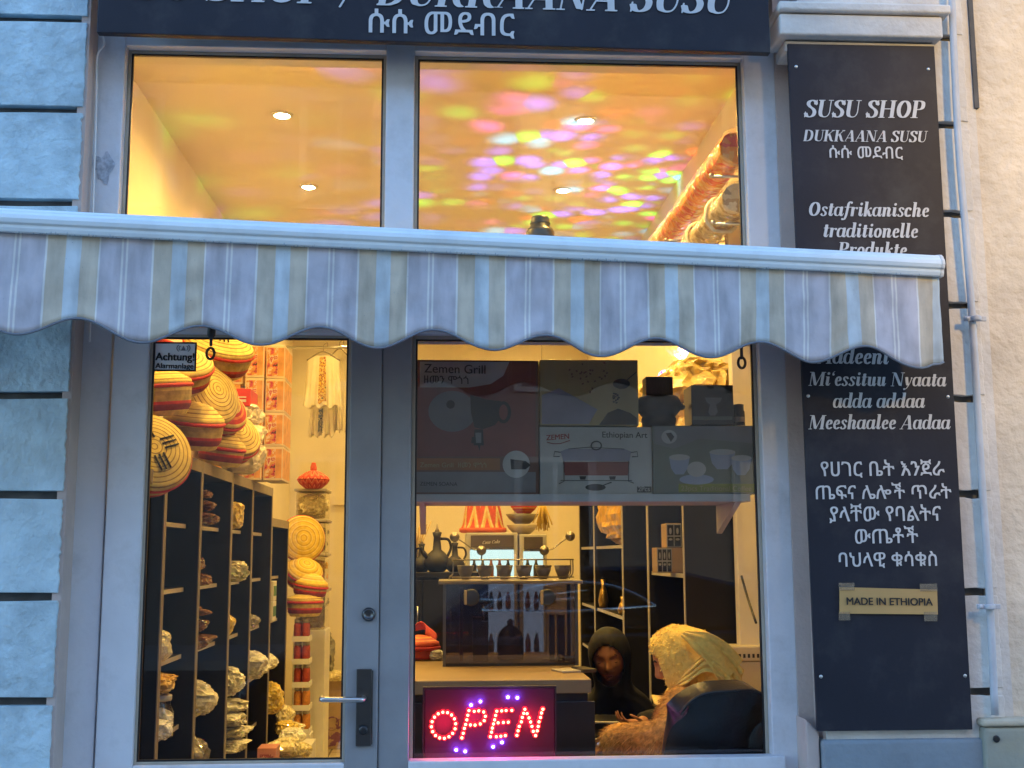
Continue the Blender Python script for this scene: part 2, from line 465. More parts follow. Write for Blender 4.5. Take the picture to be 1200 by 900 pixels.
def write(name, me, m, parent, p_left, p_right, up=(0, 0, 1), height=None, proud=(0, -.002, 0)):
    """fit flat lettering between two world points of its base line; height = height of its tallest letter"""
    co = np.array([v.co[:] for v in me.vertices])
    x0, x1 = co[:, 0].min(), co[:, 0].max()
    a, b = Vector(p_left), Vector(p_right); ux = b - a
    sx = ux.length / (x1 - x0); ux.normalize(); up = Vector(up); nz = ux.cross(up).normalized()
    sy = sx if height is None else height / max(co[:, 1].max() - min(co[:, 1].min(), 0) * (1 if height < 0 else 0), 1e-3)
    base = parent.matrix_world.inverted() if parent else Matrix()
    for v in me.vertices:
        w = a + ux * ((v.co.x - x0) * sx) + up * (v.co.y * sy) + nz * (v.co.z * .25 * sx) + Vector(proud)
        v.co = w
    o = meshobj(name, me, m)
    if parent:
        o.parent = parent
        off = Vector(parent.location)
        if parent.parent: off = off + Vector(parent.parent.location)
        rz = parent.rotation_euler.z
        inv = Matrix.Rotation(-rz, 3, 'Z') if abs(rz) > 1e-6 else Matrix.Identity(3)
        for v in me.vertices: v.co = inv @ (v.co - off)
    return o
# ================================================================== MATERIALS OF THE PLACE
m_plaster = mat('painted_plaster', (.48, .62, .67), .8, var=.16, scale=9, bump=.012, bscale=26, dirt=(.20, .25, .27), dirtscale=3.4, dirtamt=.75)
m_rough = mat('rough_render', (.66, .63, .58), .85, var=.10, scale=6, bump=.007, bscale=30, dirt=(.40, .38, .36), dirtscale=2.2, dirtamt=.6)
m_reveal = mat('reveal_plaster_warm_lit', (.50, .40, .35), .8, var=.08, scale=8, bump=.003, bscale=50, dirt=(.36, .33, .31), dirtscale=3, dirtamt=.5)  # warm light falling on the reveals is put into this plaster colour
m_cream_r = mat('cream_render', (.66, .58, .46), .85, var=.14, scale=6, bump=.011, bscale=30, dirt=(.46, .41, .34), dirtscale=1.8, dirtamt=.6)
m_groove = mat('groove_dark', (.10, .10, .10), .9, var=.3)
m_frame = mat('frame_paint', (.66, .66, .68), .45, var=.08, scale=5, bump=.002, bscale=24, dirt=(.38, .37, .36), dirtscale=5, dirtamt=.6)
m_frame_shade = mat('frame_paint_shaded', (.27, .27, .275), .45, var=.1, scale=6, bump=.0012, bscale=30, dirt=(.2, .2, .21), dirtscale=4, dirtamt=.35)  # shade on middle post and lock stile put into a darker frame colour
m_bead = mat('glazing_bead', (.42, .36, .28), .5, var=.1)
m_navy = mat('sign_board_paint', (.022, .023, .032), .5, spec=.2, var=.12, scale=4, bump=.0004, bscale=90, dirt=(.06, .06, .062), dirtscale=5, dirtamt=.6)
m_letter = mat('sign_letters', (.58, .57, .56), .5, var=.05)
m_steel = mat('steel', (.55, .54, .52), .28, 1., var=.05)
m_darksteel = mat('dark_steel', (.12, .12, .12), .35, 1., var=.1)
m_black = mat('black_plastic', (.012, .012, .013), .4, var=.2)
m_white = mat('white_paint', (.72, .70, .66), .5, var=.05)
m_pipe = mat('pipe_paint', (.48, .50, .53), .5, var=.08, bump=.001, dirt=(.38, .38, .4), dirtscale=5)
m_glass = clear_mat('window_glass', f0=.030, tint=(.97, .985, .98))
m_box = mat('cabinet_paint', (.30, .30, .24), .6, var=.1, scale=9, bump=.002, dirt=(.42, .36, .22), dirtscale=4, dirtamt=.6)
m_boxtop = mat('weathered_top', (.52, .46, .34), .8, var=.12, bump=.003, dirt=(.2, .13, .07), dirtscale=14, dirtamt=.8)
m_card = mat('cardboard', (.52, .31, .11), .8, var=.07, scale=8, bump=.0006, bscale=40)
m_print = mat('black_print', (.012, .011, .010), .6, var=.1)
m_tape = clear_mat('sticky_tape', tint=(.92, .9, .84), f0=.08, rough=.15, haze=.10, hazecol=(.6, .5, .36))
m_alu = mat('awning_bar_lacquer', (.76, .84, .86), .32, var=.04, scale=5, dirt=(.4, .44, .46), dirtscale=6, dirtamt=.3)

# ================================================================== GROUND
g = B(); g.box(-60, 60, -3.2, -.02, -.30, 0); struct('pavement', g, mat('paving', (.34, .33, .31), .8, var=.2, scale=3, bump=.004))
g = B(); g.box(-60, 60, -3.35, -3.2, -.30, -.005); struct('kerb', g, mat('granite', (.28, .27, .26), .7, var=.2, scale=40))
g = B(); g.grid(lambda u, v: Vector((-150 + 300 * u, -150 + 300 * v, -.14)), 2, 2); struct('street', g, mat('asphalt', (.05, .05, .052), .8, var=.25, scale=60, bump=.004))
g = B(); g.box(-60, 60, -17.4, -14.2, -.30, 0); struct('far_pavement', g, mat('paving_far', (.22, .21, .20), .8, var=.2, scale=3))

# ================================================================== THE SHOP BUILDING
bld = thing('shop_building', 'old plastered shop building with grooved block walls around a grey framed glass shopfront', 'building')
LX = P(75, 555, 3.8).x                       # right edge of the left wall
RX0, RX1 = 1.215, 1.80
GZ = [1.55 + (1.095 + .3257 * k - 1.55) * 3.8 / 3.9 for k in range(-3, 10)]
def blocks(b, x0, x1, y0, y1, jag, wrap=False):
    z = 0.0
    for k, gz in enumerate(GZ + [4.2]):
        z1 = gz - .012
        if z1 - z > .05:
            n = 26
            for side in (0,):
                e = lambda q: (noise.noise(Vector((q * 9.1, k * 3.7, jag))) * .006 - .012 * max(0, noise.noise(Vector((q * 3.3, k * 5.7, jag + 8))) - .25) * (1 if 50 <= q < 100 else -.6 if q < 50 else .6))
                pts = []
                xs0, xs1 = x0, x1
                ring_f = []
                # front face edge outline with small chips
                for i in range(n): ring_f.append((xs0 + (xs1 - xs0) * i / n, z + e(i)))
                for i in range(n): ring_f.append((xs1 + e(50 + i), z + (z1 - z) * i / n))
                for i in range(n): ring_f.append((xs1 + (xs0 - xs1) * i / n, z1 + e(100 + i)))
                for i in range(n): ring_f.append((xs0 + e(150 + i), z1 + (z - z1) * i / n))
                b.prism(ring_f, y0, y1)
        z = gz + .012
w = B(); blocks(w, -6.0, LX, -.10, .10, 1.)
obj('rusticated_wall', w, m_plaster, bld, bevel=.008, seg=3)
w = B(); w.box(-6.0, LX - .02, -.068, .30, 0, 4.2); obj('wall_core', w, m_groove, bld)
w = B(); w.box(LX - .02, LX + .009, -.0935, .30, 0, 3.62); w.box(LX - .02, -1.205, -.004, .30, 0, 3.62)
obj('reveal', w, m_reveal, bld)
w = B(); blocks(w, RX0, RX1, -.10, .10, 5.)
obj('pilaster', w, m_rough, bld, bevel=.008, seg=3)
w = B(); w.box(RX0 + .02, RX1 - .032, -.072, .30, 0, 4.2); obj('groove_bed', w, m_groove, bld)
w = B(); w.box(RX1 - .031, RX1 - .003, -.096, .30, 0, 4.2); obj('pilaster_edge', w, m_rough, bld)
w = B(); w.box(RX0 - .008, RX0 + .02, -.092, .30, .9, 3.36); w.box(1.155, RX0, -.006, .30, .9, 3.62); obj('reveal', w, m_reveal, bld)
# plinth below the pilaster and its side block
w = B(); w.box(RX0 - .02, RX1 + .01, -.118, .1, 0, .965); obj('plinth', w, mat('plinth_paint', (.24, .28, .31), .8, var=.12, scale=8, bump=.006, bscale=24, dirt=(.14, .15, .16), dirtscale=4, dirtamt=.6), bld, bevel=.012, seg=3)
w = B(); w.prism([(1.148, 0), (RX0 - .024, 0), (RX0 - .024, .985), (1.148, 1.03)], -.10, .1); obj('plinth_return', w, m_reveal, bld, bevel=.006)
# capital over the pilaster
c0, c1 = P(905, 10, 3.74), P(1112, 50, 3.74)
w = B()
w.box(1.135, c1.x - .015, -.155, .1, c1.z + .02, c0.z - .012)
w.box(1.13, c1.x + .01, -.172, .1, c0.z - .008, c0.z + .025)
w.box(1.16, c1.x - .03, -.117, .1, c1.z - .025, c1.z + .016)
obj('capital', w, m_rough, bld, bevel=.008, seg=3)
# wall above the fascia, roof over the shop, sides and back
w = B(); w.box(-1.27, 1.22, -.02, .30, 3.6, 7.5); w.box(-6, -1.27, -.05, .3, 4.22, 7.5); w.box(1.22, 1.8, -.05, .3, 4.22, 7.5)
obj('upper_wall', w, m_plaster, bld)
w = B(); w.box(-6, 6, .3, 7.2, 3.72, 4.0); obj('roof_slab', w, m_plaster, bld)

# ------------------------------------------------------------------ neighbour's wall on the right
nb = thing('neighbouring_wall', 'pale rough rendered wall of the next house beyond the conduit, lit by a warm lamp', 'wall', (1.83, 0, 0))
w = B(); w.grid(lambda u, v: Vector((-.018 + 5 * u, -.075 + .006 * noise.noise(Vector((u * 21, v * 30, 2))), 7.5 * v)), 60, 80); 
obj('wall_face', w, m_cream_r, nb)
w = B(); w.box(-.03, .006, -.0835, .3, 0, 7.5); w.box(.006, 5, -.066, .3, 0, 7.5); obj('wall_core', w, m_rough, nb)
gap0 = P(1133, 0, 3.8)
w = B(); w.box(0, .016, -.092, -.07, P(1140, 125, 3.8).z, 7); obj('open_joint', w, m_groove, nb)

# ------------------------------------------------------------------ shopfront: frame, door, display window, fanlights
fr = obj('shopfront_frame', (lambda b: (
    b.box(-1.205, -1.100, .0, .09, 0, 3.345),             # left post
    b.box(1.045, 1.156, .0, .09, 2.55, 3.345), b.box(1.066, 1.156, .0, .09, 0, 2.55),               # right post
    b.box(-.209, -.112, -.006, .10, 2.2995, 3.345),            # middle post, above the transom
    b.box(-1.100, -.209, .002, .12, 2.302, 2.56),          # transom over the door
    b.box(-.112, 1.066, .002, .12, 2.285, 2.548),            # transom over the window
    b.box(-1.100, -.209, .0, .09, 3.283, 3.345), b.box(-.112, 1.045, .0, .09, 3.283, 3.345),
    b.box(-.112, 1.066, .0, .09, 0, .862), b)[-1])(B()), m_frame, bld, bevel=.004)
w = B(); w.box(-.209, -.112, -.006, .10, 0, 2.299); obj('middle_post', w, m_frame_shade, bld, bevel=.004)
w = B(); w.box(-.112, 1.10, -.03, .030, .8625, .903); obj('window_sill', w, m_frame, bld, bevel=.004)
def pane(name, x0, x1, z0, z1, y, parent):
    b = B(); b.box(x0, x1, y, y + .005, z0, z1); return obj(name, b, m_glass, parent)
def beads(x0, x1, z0, z1, y, parent, t=.012, m=None):
    b = B()
    b.box(x0, x0 + t, y - .012, y + .02, z0, z1); b.box(x1 - t, x1, y - .012, y + .02, z0, z1)
    b.box(x0 + t, x1 - t, y - .012, y + .02, z0, z0 + t); b.box(x0 + t, x1 - t, y - .012, y + .02, z1 - t, z1)
    o = obj('glazing_bead', b, m or m_bead, parent, bevel=.002)
    g = B(); s = .006; a, c, e, f_ = x0 + t, x1 - t, z0 + t, z1 - t; y -= .0105
    g.box(a, a + s, y, y + .009, e, f_); g.box(c - s, c, y, y + .009, e, f_); g.box(a + s, c - s, y, y + .009, e, e + s); g.box(a + s, c - s, y, y + .009, f_ - s, f_)
    if parent.parent is not None: obj('rubber_seal', g, m_black, parent)
    return o
win = obj('display_window', (lambda b: (b.box(-.110, 1.080, .095, .125, .842, .862), b.box(-.110, 1.080, .122, .135, 2.272, 2.284), b.box(-.110, -.100, .095, .125, .862, 2.272), b.box(1.070, 1.080, .095, .125, .862, 2.272), b)[-1])(B()), m_frame, bld)
pane('glass_pane', -.110, 1.064, .864, 2.283, .045, win); beads(-.112, 1.066, .8625, 2.2845, .05, win)
fl = obj('fanlight', (lambda b: (b.box(-1.098, -.211, .095, .12, 2.562, 2.585), b)[-1])(B()), m_frame, bld)
pane('glass_pane', -1.095, -.214, 2.562, 3.281, .045, fl); beads(-1.1, -.209, 2.56, 3.283, .05, fl)
fl = obj('fanlight', (lambda b: (b.box(-.110, 1.043, .095, .12, 2.562, 2.585), b)[-1])(B()), m_frame, bld)
pane('glass_pane', -.108, 1.041, 2.562, 3.281, .045, fl); beads(-.112, 1.045, 2.56, 3.283, .05, fl)
# door leaf
dz0, dz1 = .898, 2.276
door = obj('shop_door', (lambda b: (
    b.box(-1.092, -.975, -.014, .05, .02, 2.298),
    b.box(-.975, -.314, -.014, .05, dz1, 2.298), b.box(-.975, -.314, -.014, .05, .02, dz0), b)[-1])(B()), m_frame, bld, bevel=.005)
w = B(); w.box(-.3145, -.2105, -.0145, .05, .02, 2.2985); obj('lock_stile', w, m_frame_shade, door, bevel=.005)
pane('glass_pane', -.973, -.316, dz0, dz1, .012, door); beads(-.976, -.313, dz0 - .001, dz1 + .001, .012, door, .010)
h0 = P(427, 784, 3.88); h1 = P(427, 874, 3.88)
hx = h0.x; hz = P(405, 818, 3.88).z
w = B(); w.box(hx - .024, hx + .024, -.026, -.0145, h1.z, h0.z); w.box(hx + .0245, hx + .0285, -.024, -.0145, h1.z + .004, h0.z - .004)
obj('backplate', w, m_darksteel, door, bevel=.006, seg=3)
w = B()
w.tube(smooth_pts([(hx, -.026, hz), (hx, -.06, hz), (hx - .012, -.072, hz), (hx - .05, -.074, hz + .001), (hx - .118, -.073, hz + .002), (hx - .128, -.068, hz + .002), (hx - .130, -.05, hz + .003), (hx - .13, -.034, hz + .003)], 6), .0085, 14)
obj('handle', w, m_steel, door)
w = B(); w.lathe([(.013, 0), (.016, .004), (.013, .01), (.004, .011)], 20, M=Matrix.Translation((hx, -.026, h1.z + .05)) @ Matrix.Rotation(pi / 2, 4, 'X')); obj('lock', w, m_black, door)
lk = P(432, 720, 3.88)
w = B(); w.lathe([(.022, 0), (.022, .006), (.017, .014), (.014, .014), (.013, .009), (.004, .009)], 24, M=Matrix.Translation((lk.x, -.014, lk.z)) @ Matrix.Rotation(pi / 2, 4, 'X')); obj('lock', w, m_darksteel, door)
# torn sticker remains on the left post
w = B(); q = P(122, 197, 3.9)
w.prism([(q.x + .032 * cos(a) * (1 + .3 * sin(3 * a)), q.z + .05 * sin(a) * (1 + .25 * cos(5 * a))) for a in [2 * pi * i / 26 for i in range(26)]], -.003, -.001)
so_ = obj('torn_sticker', w, mat('sticker_remains', (.40, .42, .46), .7, var=.4, scale=60)); tag(so_, 'torn remains of a sticker on the upper left frame post', 'sticker')
# thin white cable beside the left post
w = B(); w.tube(smooth_pts([P(118, 35, 3.86), P(122, 52, 3.86), P(114, 66, 3.86), P(113, 110, 3.87), P(111, 180, 3.87), P(109, 245, 3.87), P(105, 400, 3.87)], 6), .0035, 8)
tag(obj('cable', w, m_white), 'thin white cable running down the left edge of the window frame', 'cable')

# ------------------------------------------------------------------ fascia sign
sg = thing('fascia_sign', 'wide dark navy sign board with white lettering above the shop windows', 'sign', (0, -.16, 3.3))
a, b_ = P(113, 38, 3.74), P(903, 62, 3.74)
w = B(); w.prism([(a.x, a.z - 3.3), (b_.x, b_.z - 3.3), (b_.x, b_.z + .62 - 3.3), (a.x, a.z + .62 - 3.3)], 0, .03); obj('board', w, m_navy, sg, bevel=.003)
w = B(); w.box(a.x + .1, b_.x - .1, .03, .13, .06, .5); obj('batten', w, m_groove, sg)
def bl(px0, y0, px1, y1, d=3.738): return P(px0, y0, d), P(px1, y1, d)
p0, p1 = bl(441, 6, 864, 17)
wd = (p1 - p0)
me1 = serif_mesh('DUKKAANA SUSU')
write('lettering', me1, m_letter, sg, p0, p1)
p2, p3 = p0 - wd * (15 / 423), p0 - wd * (15 / 423)
write('lettering', serif_mesh('SUSU SHOP /'), m_letter, sg, p0 - wd * (.80), p0 - wd * .035)
p0, p1 = bl(432, 38, 603, 42.5)
m_ = sans_mesh('ሱሱ መደብር', .010); write('lettering', m_, m_letter, sg, p0, p1)

# ------------------------------------------------------------------ vertical sign on the pilaster
vs = thing('wall_sign', 'tall dark sign board with white Latin and Amharic lettering on the right pilaster', 'sign', (1.45, -.125, 1))
D_ = 3.775
q = [P(923, 51, D_), P(1095, 54, D_), P(1140, 855, D_), P(958, 857, D_)]
w = B(); w.prism([(v.x - 1.45, v.z - 1) for v in reversed(q)], 0, .014); obj('board', w, m_navy, vs, bevel=.002)
for x, y in ((933, 78), (1088, 81), (947, 464), (1111, 465), (962, 793), (1131, 792)):
    v = P(x, y, D_); w = B(); w.sphere((v.x - 1.45, 0, v.z - 1), (.006, .003, .006)); obj('screw', w, m_steel, vs)
ser_l = [('SUSU SHOP', 942, 1085, 137.5, 138.5), ('DUKKAANA SUSU', 941, 1088, 165.5, 167), ('Ostafrikanische', 948, 1089, 253, 254.5), ('traditionelle', 965, 1076, 278, 279),
         ('Produkte', 981, 1063, 300, 301), ('Aadeeni', 957, 1042, 426, 427), ('Mi\u2018essituu Nyaata', 947, 1109, 452, 453), ('adda addaa', 976, 1084, 478, 478),
         ('Meeshaalee Aadaa', 947, 1114, 503, 503)]
for t, x0, x1, y0, y1 in ser_l:
    write('lettering', serif_mesh(t), m_letter, vs, P(x0, y0, D_ - .001), P(x1, y1, D_ - .001))
for t, x0, x1, y0, y1 in [('ሱሱ መደብር', 972, 1058, 185, 186), ('የሀገር ቤት እንጀራ', 962, 1107, 558, 557), ('ጤፍና ሌሎች ጥራት', 956, 1115, 585, 584),
                          ('ያላቸው የባልትና', 972, 1103, 611, 610), ('ውጤቶች', 1002, 1076, 637, 636), ('ባህላዊ ቁሳቁስ', 983, 1098, 664, 663)]:
    write('lettering', sans_mesh(t, .010), m_letter, vs, P(x0, y0, D_ - .001), P(x1, y1, D_ - .001))
cs = thing('cardboard_label', 'small brown cardboard strip taped to the tall wall sign, printed with its origin', 'label', (1.5, -.13, 1.4))
loc = Vector(cs.location)
a, b_, c, d = P(984, 688, D_ - .006), P(1098, 691, D_ - .006), P(1099, 720, D_ - .006), P(984, 719, D_ - .006)
w = B(); w.prism([(v.x - loc.x, v.z - loc.z) for v in (d, c, b_, a)], -.002, .003); obj('cardboard', w, m_card, cs)
write('lettering', sans_mesh('MADE IN ETHIOPIA', .022), m_print, cs, P(992, 708.5, D_ - .0085), P(1093, 709.5, D_ - .0085))
for x0, x1, y0, y1 in ((983, 1001, 683, 692), (1078, 1098, 684, 693), (983, 996, 717, 727), (1083, 1098, 717, 728)):
    p, q_ = P(x0, y1, D_ - .009), P(x1, y0, D_ - .009)
    w = B(); w.box(p.x - loc.x, q_.x - loc.x, -.0052, -.0048, p.z - loc.z, q_.z - loc.z); obj('tape', w, m_tape, cs)

# ------------------------------------------------------------------ conduit, its clips, junction cabinet
cp = thing('conduit', 'painted vertical conduit pipe with clips beside the tall sign', 'pipe', (1.80, -.12, 0))
pts = [P(1113, -60, 3.76), P(1122, 150, 3.76), P(1133, 290, 3.76), P(1141, 400, 3.77), P(1149, 540, 3.77), P(1159, 690, 3.77), P(1166, 838, 3.77)]
w = B(); w.tube(smooth_pts([v - Vector(cp.location) for v in pts], 6), .012, 14); obj('pipe', w, m_pipe, cp)
for x, y in ((1144, 373), (1160, 711)):
    v = P(x, y, 3.75) - Vector(cp.location); w = B()
    w.lathe([(.0165, -.008), (.0165, .008)], 18, c=v, cap0=True, cap1=True); w.box(v.x - .038, v.x + .038, v.y + .004, v.y + .014, v.z - .008, v.z + .008)
    w.sphere((v.x - .03, v.y, v.z), .007); obj('clip', w, m_pipe, cp, bevel=.002)
jb = thing('junction_cabinet', 'grey green metal cabinet with a weathered top below the conduit', 'cabinet', (1.93, -.09, 0))
t0 = P(1153, 845, 3.76)
w = B(); w.box(t0.x - 1.93, .22, -.05, .012, .02, t0.z - .02); obj('body', w, m_box, jb, bevel=.012, seg=3)
w = B(); w.box(t0.x - 1.937, .23, -.056, .013, t0.z - .018, t0.z + .006); obj('top_cover', w, m_boxtop, jb, bevel=.01, seg=3)
v = P(1168, 866, 3.755); w = B(); w.lathe([(.011, 0), (.011, .004), (.007, .004)], 18, M=Matrix.Translation((v.x - 1.93, -.051, v.z)) @ Matrix.Rotation(pi / 2, 4, 'X')); obj('keyhole', w, m_black, jb)

# ------------------------------------------------------------------ alarm sticker
al = thing('alarm_sticker', 'white warning sticker with black text in the top left corner of the door glass', 'sticker', (-.85, .008, 2.2))
d_ = 3.909
x0, x1, y0, y1 = 177, 231, 401, 435
a, b_ = P(x0, y1, d_), P(x1, y0, d_); L0 = Vector(al.location)
w = B(); w.box(a.x - L0.x, b_.x - L0.x, 0, .001, a.z - L0.z, b_.z - L0.z); obj('black_border', w, m_print, al)
w = B(); w.box(a.x - L0.x + .006, b_.x - L0.x - .006, -.001, -.0002, a.z - L0.z + .006, b_.z - L0.z - .006); obj('white_face', w, mat('sticker_white', (.92, .91, .9), .5, var=.05), al)
write('lettering', sans_mesh('Achtung!', .03), m_print, al, P(182, 422, d_ - .003), P(228, 422.6, d_ - .003))
write('lettering', sans_mesh('Alarmanlage', .025), m_print, al, P(182, 431.5, d_ - .003), P(227, 432.2, d_ - .003))
w = B(); v = P(215, 408, d_ - .0025)
w.prism([(v.x - L0.x - .008, v.z - L0.z - .008), (v.x - L0.x + .008, v.z - L0.z - .008), (v.x - L0.x, v.z - L0.z + .009)], -.0018, -.0012)
for r_ in (.016, .023):
    for s_ in (-1, 1):
        arc = [(v.x - L0.x + s_ * r_ * cos(t), v.z - L0.z + r_ * .7 * sin(t)) for t in [(-.8 + 1.6 * i / 8) for i in range(9)]]
        inn = [(v.x - L0.x + s_ * (r_ - .003) * cos(t), v.z - L0.z + (r_ - .003) * .7 * sin(t)) for t in [(.8 - 1.6 * i / 8) for i in range(9)]]
        w.prism(arc + inn, -.0018, -.0012)
obj('alarm_symbol', w, mat('sticker_grey', (.2, .2, .22), .5), al)

# ------------------------------------------------------------------ awning
aw_a, aw_b = P(-40, 256, 3.30), P(1100, 312, 3.575)
ax = (aw_b - aw_a); AWL = ax.length; ax.normalize()
ay = Vector((0, 0, 1)).cross(ax).normalized(); az = ax.cross(ay)          # ay points into the shop
AWM = Matrix((ax, ay, az)).transposed().to_4x4(); AWM.translation = aw_b
aw = thing('awning', 'striped scalloped awning with a wet white front bar across the whole shopfront', 'awning')
aw.matrix_world = AWM; XL = -(AWL + .55)
def px_x(px, py=320):
    v = ROT @ Vector(((px - 600) / FPX, -(py - 450) / FPX, -1.0))
    n = ay; t = (aw_b - CAM).dot(n) / v.dot(n)
    return (CAM + v * t - aw_b).dot(ax)
per = (px_x(1010, 360) - px_x(95, 320)) / 8
u0 = px_x(565, 340)
def half(c): return c
blu, tan_, whi, lil = (.58, .64, .66), (.60, .52, .40), (.76, .74, .70), (.55, .52, .55)
half_seq = [(.0, blu), (.068, tan_), (.232, whi), (.25, lil), (.445, whi), (.462, lil), (.487, whi)]
full = half_seq + [(.504, lil), (.732, whi), (.752, tan_), (.925, blu)]
def e_stripe(N, L, tc):
    s = N.new('ShaderNodeSeparateXYZ'); L.new(tc.outputs['Object'], s.inputs[0])
    return math_node(N, L, 'FRACT', math_node(N, L, 'MULTIPLY_ADD', s.outputs[0], 1 / per, -u0 / per + 40))
m_stripe = ramp_mat('striped_awning_cloth', full, e_stripe, .75, bump=.004, var=.14, nscale=9)
nt = m_stripe.node_tree                                             # cloth lets some light through, rain streaks stain it
bs = nt.nodes['Principled BSDF']
tcn = nt.nodes.new('ShaderNodeTexCoord'); mp = nt.nodes.new('ShaderNodeMapping'); mp.inputs['Scale'].default_value = (1, 1, .22)
nt.links.new(tcn.outputs['Object'], mp.inputs[0])
nz = nt.nodes.new('ShaderNodeTexNoise'); nz.inputs['Scale'].default_value = 22; nz.inputs['Detail'].default_value = 8; nt.links.new(mp.outputs[0], nz.inputs['Vector'])
mr = nt.nodes.new('ShaderNodeMapRange'); mr.inputs[1].default_value = .42; mr.inputs[2].default_value = .72; mr.inputs[3].default_value = 1.0; mr.inputs[4].default_value = .68
nt.links.new(nz.outputs[0], mr.inputs[0])
mx = nt.nodes.new('ShaderNodeMix'); mx.data_type = 'RGBA'; mx.blend_type = 'MULTIPLY'; mx.inputs[0].default_value = 1
src = bs.inputs['Base Color'].links[0].from_socket
nt.links.new(src, mx.inputs[6]); nt.links.new(mr.outputs[0], mx.inputs[7]); nt.links.new(mx.outputs[2], bs.inputs['Base Color'])
# front bar: extruded profile (y into the shop, z up), bar centre on local z 0
prof = [(y, z * .66) for y, z in [(.0, -.052), (-.008, -.050), (-.012, -.034), (-.012, -.020), (-.019, -.014), (-.022, .004), (-.020, .022), (-.014, .034), (-.013, .040), (-.004, .052), (.020, .060), (.05, .058), (.06, .04), (.06, -.02), (.03, -.045)]]
w = B(); w.rings([[Vector((x, y, z)) for y, z in prof] for x in (XL, 0)], True, True, True, False); obj('front_bar', w, m_alu, aw, bevel=.002)
w = B(); w.rings([[Vector((x, y * 1.1 + .001, z * 1.08)) for y, z in prof] for x in (.001, .012)], True, True, True, False); obj('end_cap', w, m_white, aw, bevel=.003)
# valance
sc_c = [px_x(v, 420) for v in (15, 162, 295, 435, 555, 687, 812, 940, 1075)]
sper = (sc_c[-1] - sc_c[0]) / 8; s0 = sc_c[-1]
def drop(x):
    t = cos(2 * pi * (x - s0) / sper)
    return .264 + .006 * (x - XL) / -XL + .028 * t + .006 * sin(1.9 * x) + .004 * sin(5.3 * x + 1) 
def vfn(u, v):
    x = XL + (.004 - XL) * u; dz = drop(x) * v
    y = .010 + .012 * v * sin(2 * pi * x / .62 + .7) + .006 * v * sin(2 * pi * x / .23) + .010 * v * v * noise.noise(Vector((x * 3.3, 1.7, v)))
    if x > -.09: y += .02 * v * (x + .09) / .09
    y += .007 * v * noise.noise(Vector((x * 7, v * 2.2, 4.1))) + .004 * noise.noise(Vector((x * 16 + v * 5, v * 3, 9.)))
    return Vector((x + .02 * v * (1 if x > -.02 else 0), y, -.031 - dz))
w = B(); w.grid(vfn, 420, 14); obj('valance', w, m_stripe, aw, solid=.0012)
w = B(); pts = [vfn(i / 420, 1.0) for i in range(421)]; w.tube(pts, .0035, 6); obj('hem', w, mat('hem_piping', (.16, .18, .21), .6), aw)
# fabric top rising to the cassette on the transom, cassette, folding arms
inv = AWM.inverted()
wl0, wl1 = inv @ Vector((aw_a.x - .5, -.06, 2.66)), inv @ Vector((1.30, -.06, 2.52))
def tfn(u, v):
    a = Vector((XL + (0 - XL) * u, .045, .03)); b = wl0 + (wl1 - wl0) * u
    return a + (b - a) * v - Vector((0, 0, .012 * sin(pi * v)))
w = B(); w.grid(tfn, 40, 8); obj('roof_cloth', w, m_stripe, aw, solid=.0012)
w = B(); w.tube([wl0, wl1], .035, 14); obj('roller_tube', w, m_alu, aw)
for f in (.22, .80):
    a = Vector((XL * (1 - f), .05, -.01)); b = wl0 + (wl1 - wl0) * f + Vector((0, 0, -.07)); mid = (a + b) / 2 + Vector((.18, 0, -.02))
    w = B(); w.tube([a, mid], .013, 8); w.tube([mid, b], .013, 8); w.sphere(mid, .02); obj('folding_arm', w, m_alu, aw)
for (x, y, ln) in ((248, 386, 36), (869, 412, 17)):
    a = inv @ P(x, y, 3.72); z = ln / FPX * 3.72
    w = B(); w.cyl(a + Vector((0, 0, .12)), a - Vector((0, 0, z * .55)), .005)
    w.tube([a + Vector((.012 * cos(t), 0, -z * .8 + .018 * sin(t))) for t in [2 * pi * i / 16 for i in range(17)]], .0045, 8)
    if ln > 30: w.lathe([(.006, -.03), (.013, -.02), (.013, .03), (.006, .04)], 12, c=a)
    obj('crank_hook', w, m_black, aw)
# rain drops hanging under the bar
w = B()
for i in range(150):
    x = rnd.uniform(XL + .4, -.02); r = rnd.uniform(.0016, .0034)
    w.sphere((x, rnd.choice((-.009, -.004, -.012)), -.034 + rnd.uniform(-.003, .003)), (r, r, r * 1.5), 8)
for i in range(260):
    u = rnd.uniform(.15, 1); v = rnd.random() ** 1.4 * .8; p = vfn(u, v); r = rnd.uniform(.0010, .0020)
    w.sphere((p.x, p.y - .001, p.z), (r, r * .6, r * 1.2), 6)
dm = clear_mat('water', tint=(.9, .93, .96), f0=.12)
o = obj('rain_drops', w, dm, aw); o['kind'] = 'stuff'
# ================================================================== INTERIOR ROOM
CEIL = 3.60; XW0, XW1, YB = -1.36, 1.28, 6.55
m_wall = mat('warm_white_wall', (.74, .68, .56), .8, var=.04, scale=3, bump=.001)
m_ceil = mat('ceiling_paint', (.78, .72, .62), .85, var=.02, scale=2)
g = B(); g.box(XW0, XW1, .13, YB, -.05, -.001)
def e_tile(N, L, tc):
    s = N.new('ShaderNodeSeparateXYZ'); L.new(tc.outputs['Object'], s.inputs[0])
    a = math_node(N, L, 'PINGPONG', s.outputs[0], .225); b = math_node(N, L, 'PINGPONG', s.outputs[1], .225)
    return math_node(N, L, 'MINIMUM', a, b)
m_floor = ramp_mat('floor_tiles', [(0, (.25, .22, .18)), (.004, (.62, .56, .46))], e_tile, .25, var=.06, nscale=4)
struct('floor', g, m_floor)
g = B(); g.box(XW0, XW1, .31, YB, CEIL, CEIL + .05); struct('ceiling', g, m_ceil)
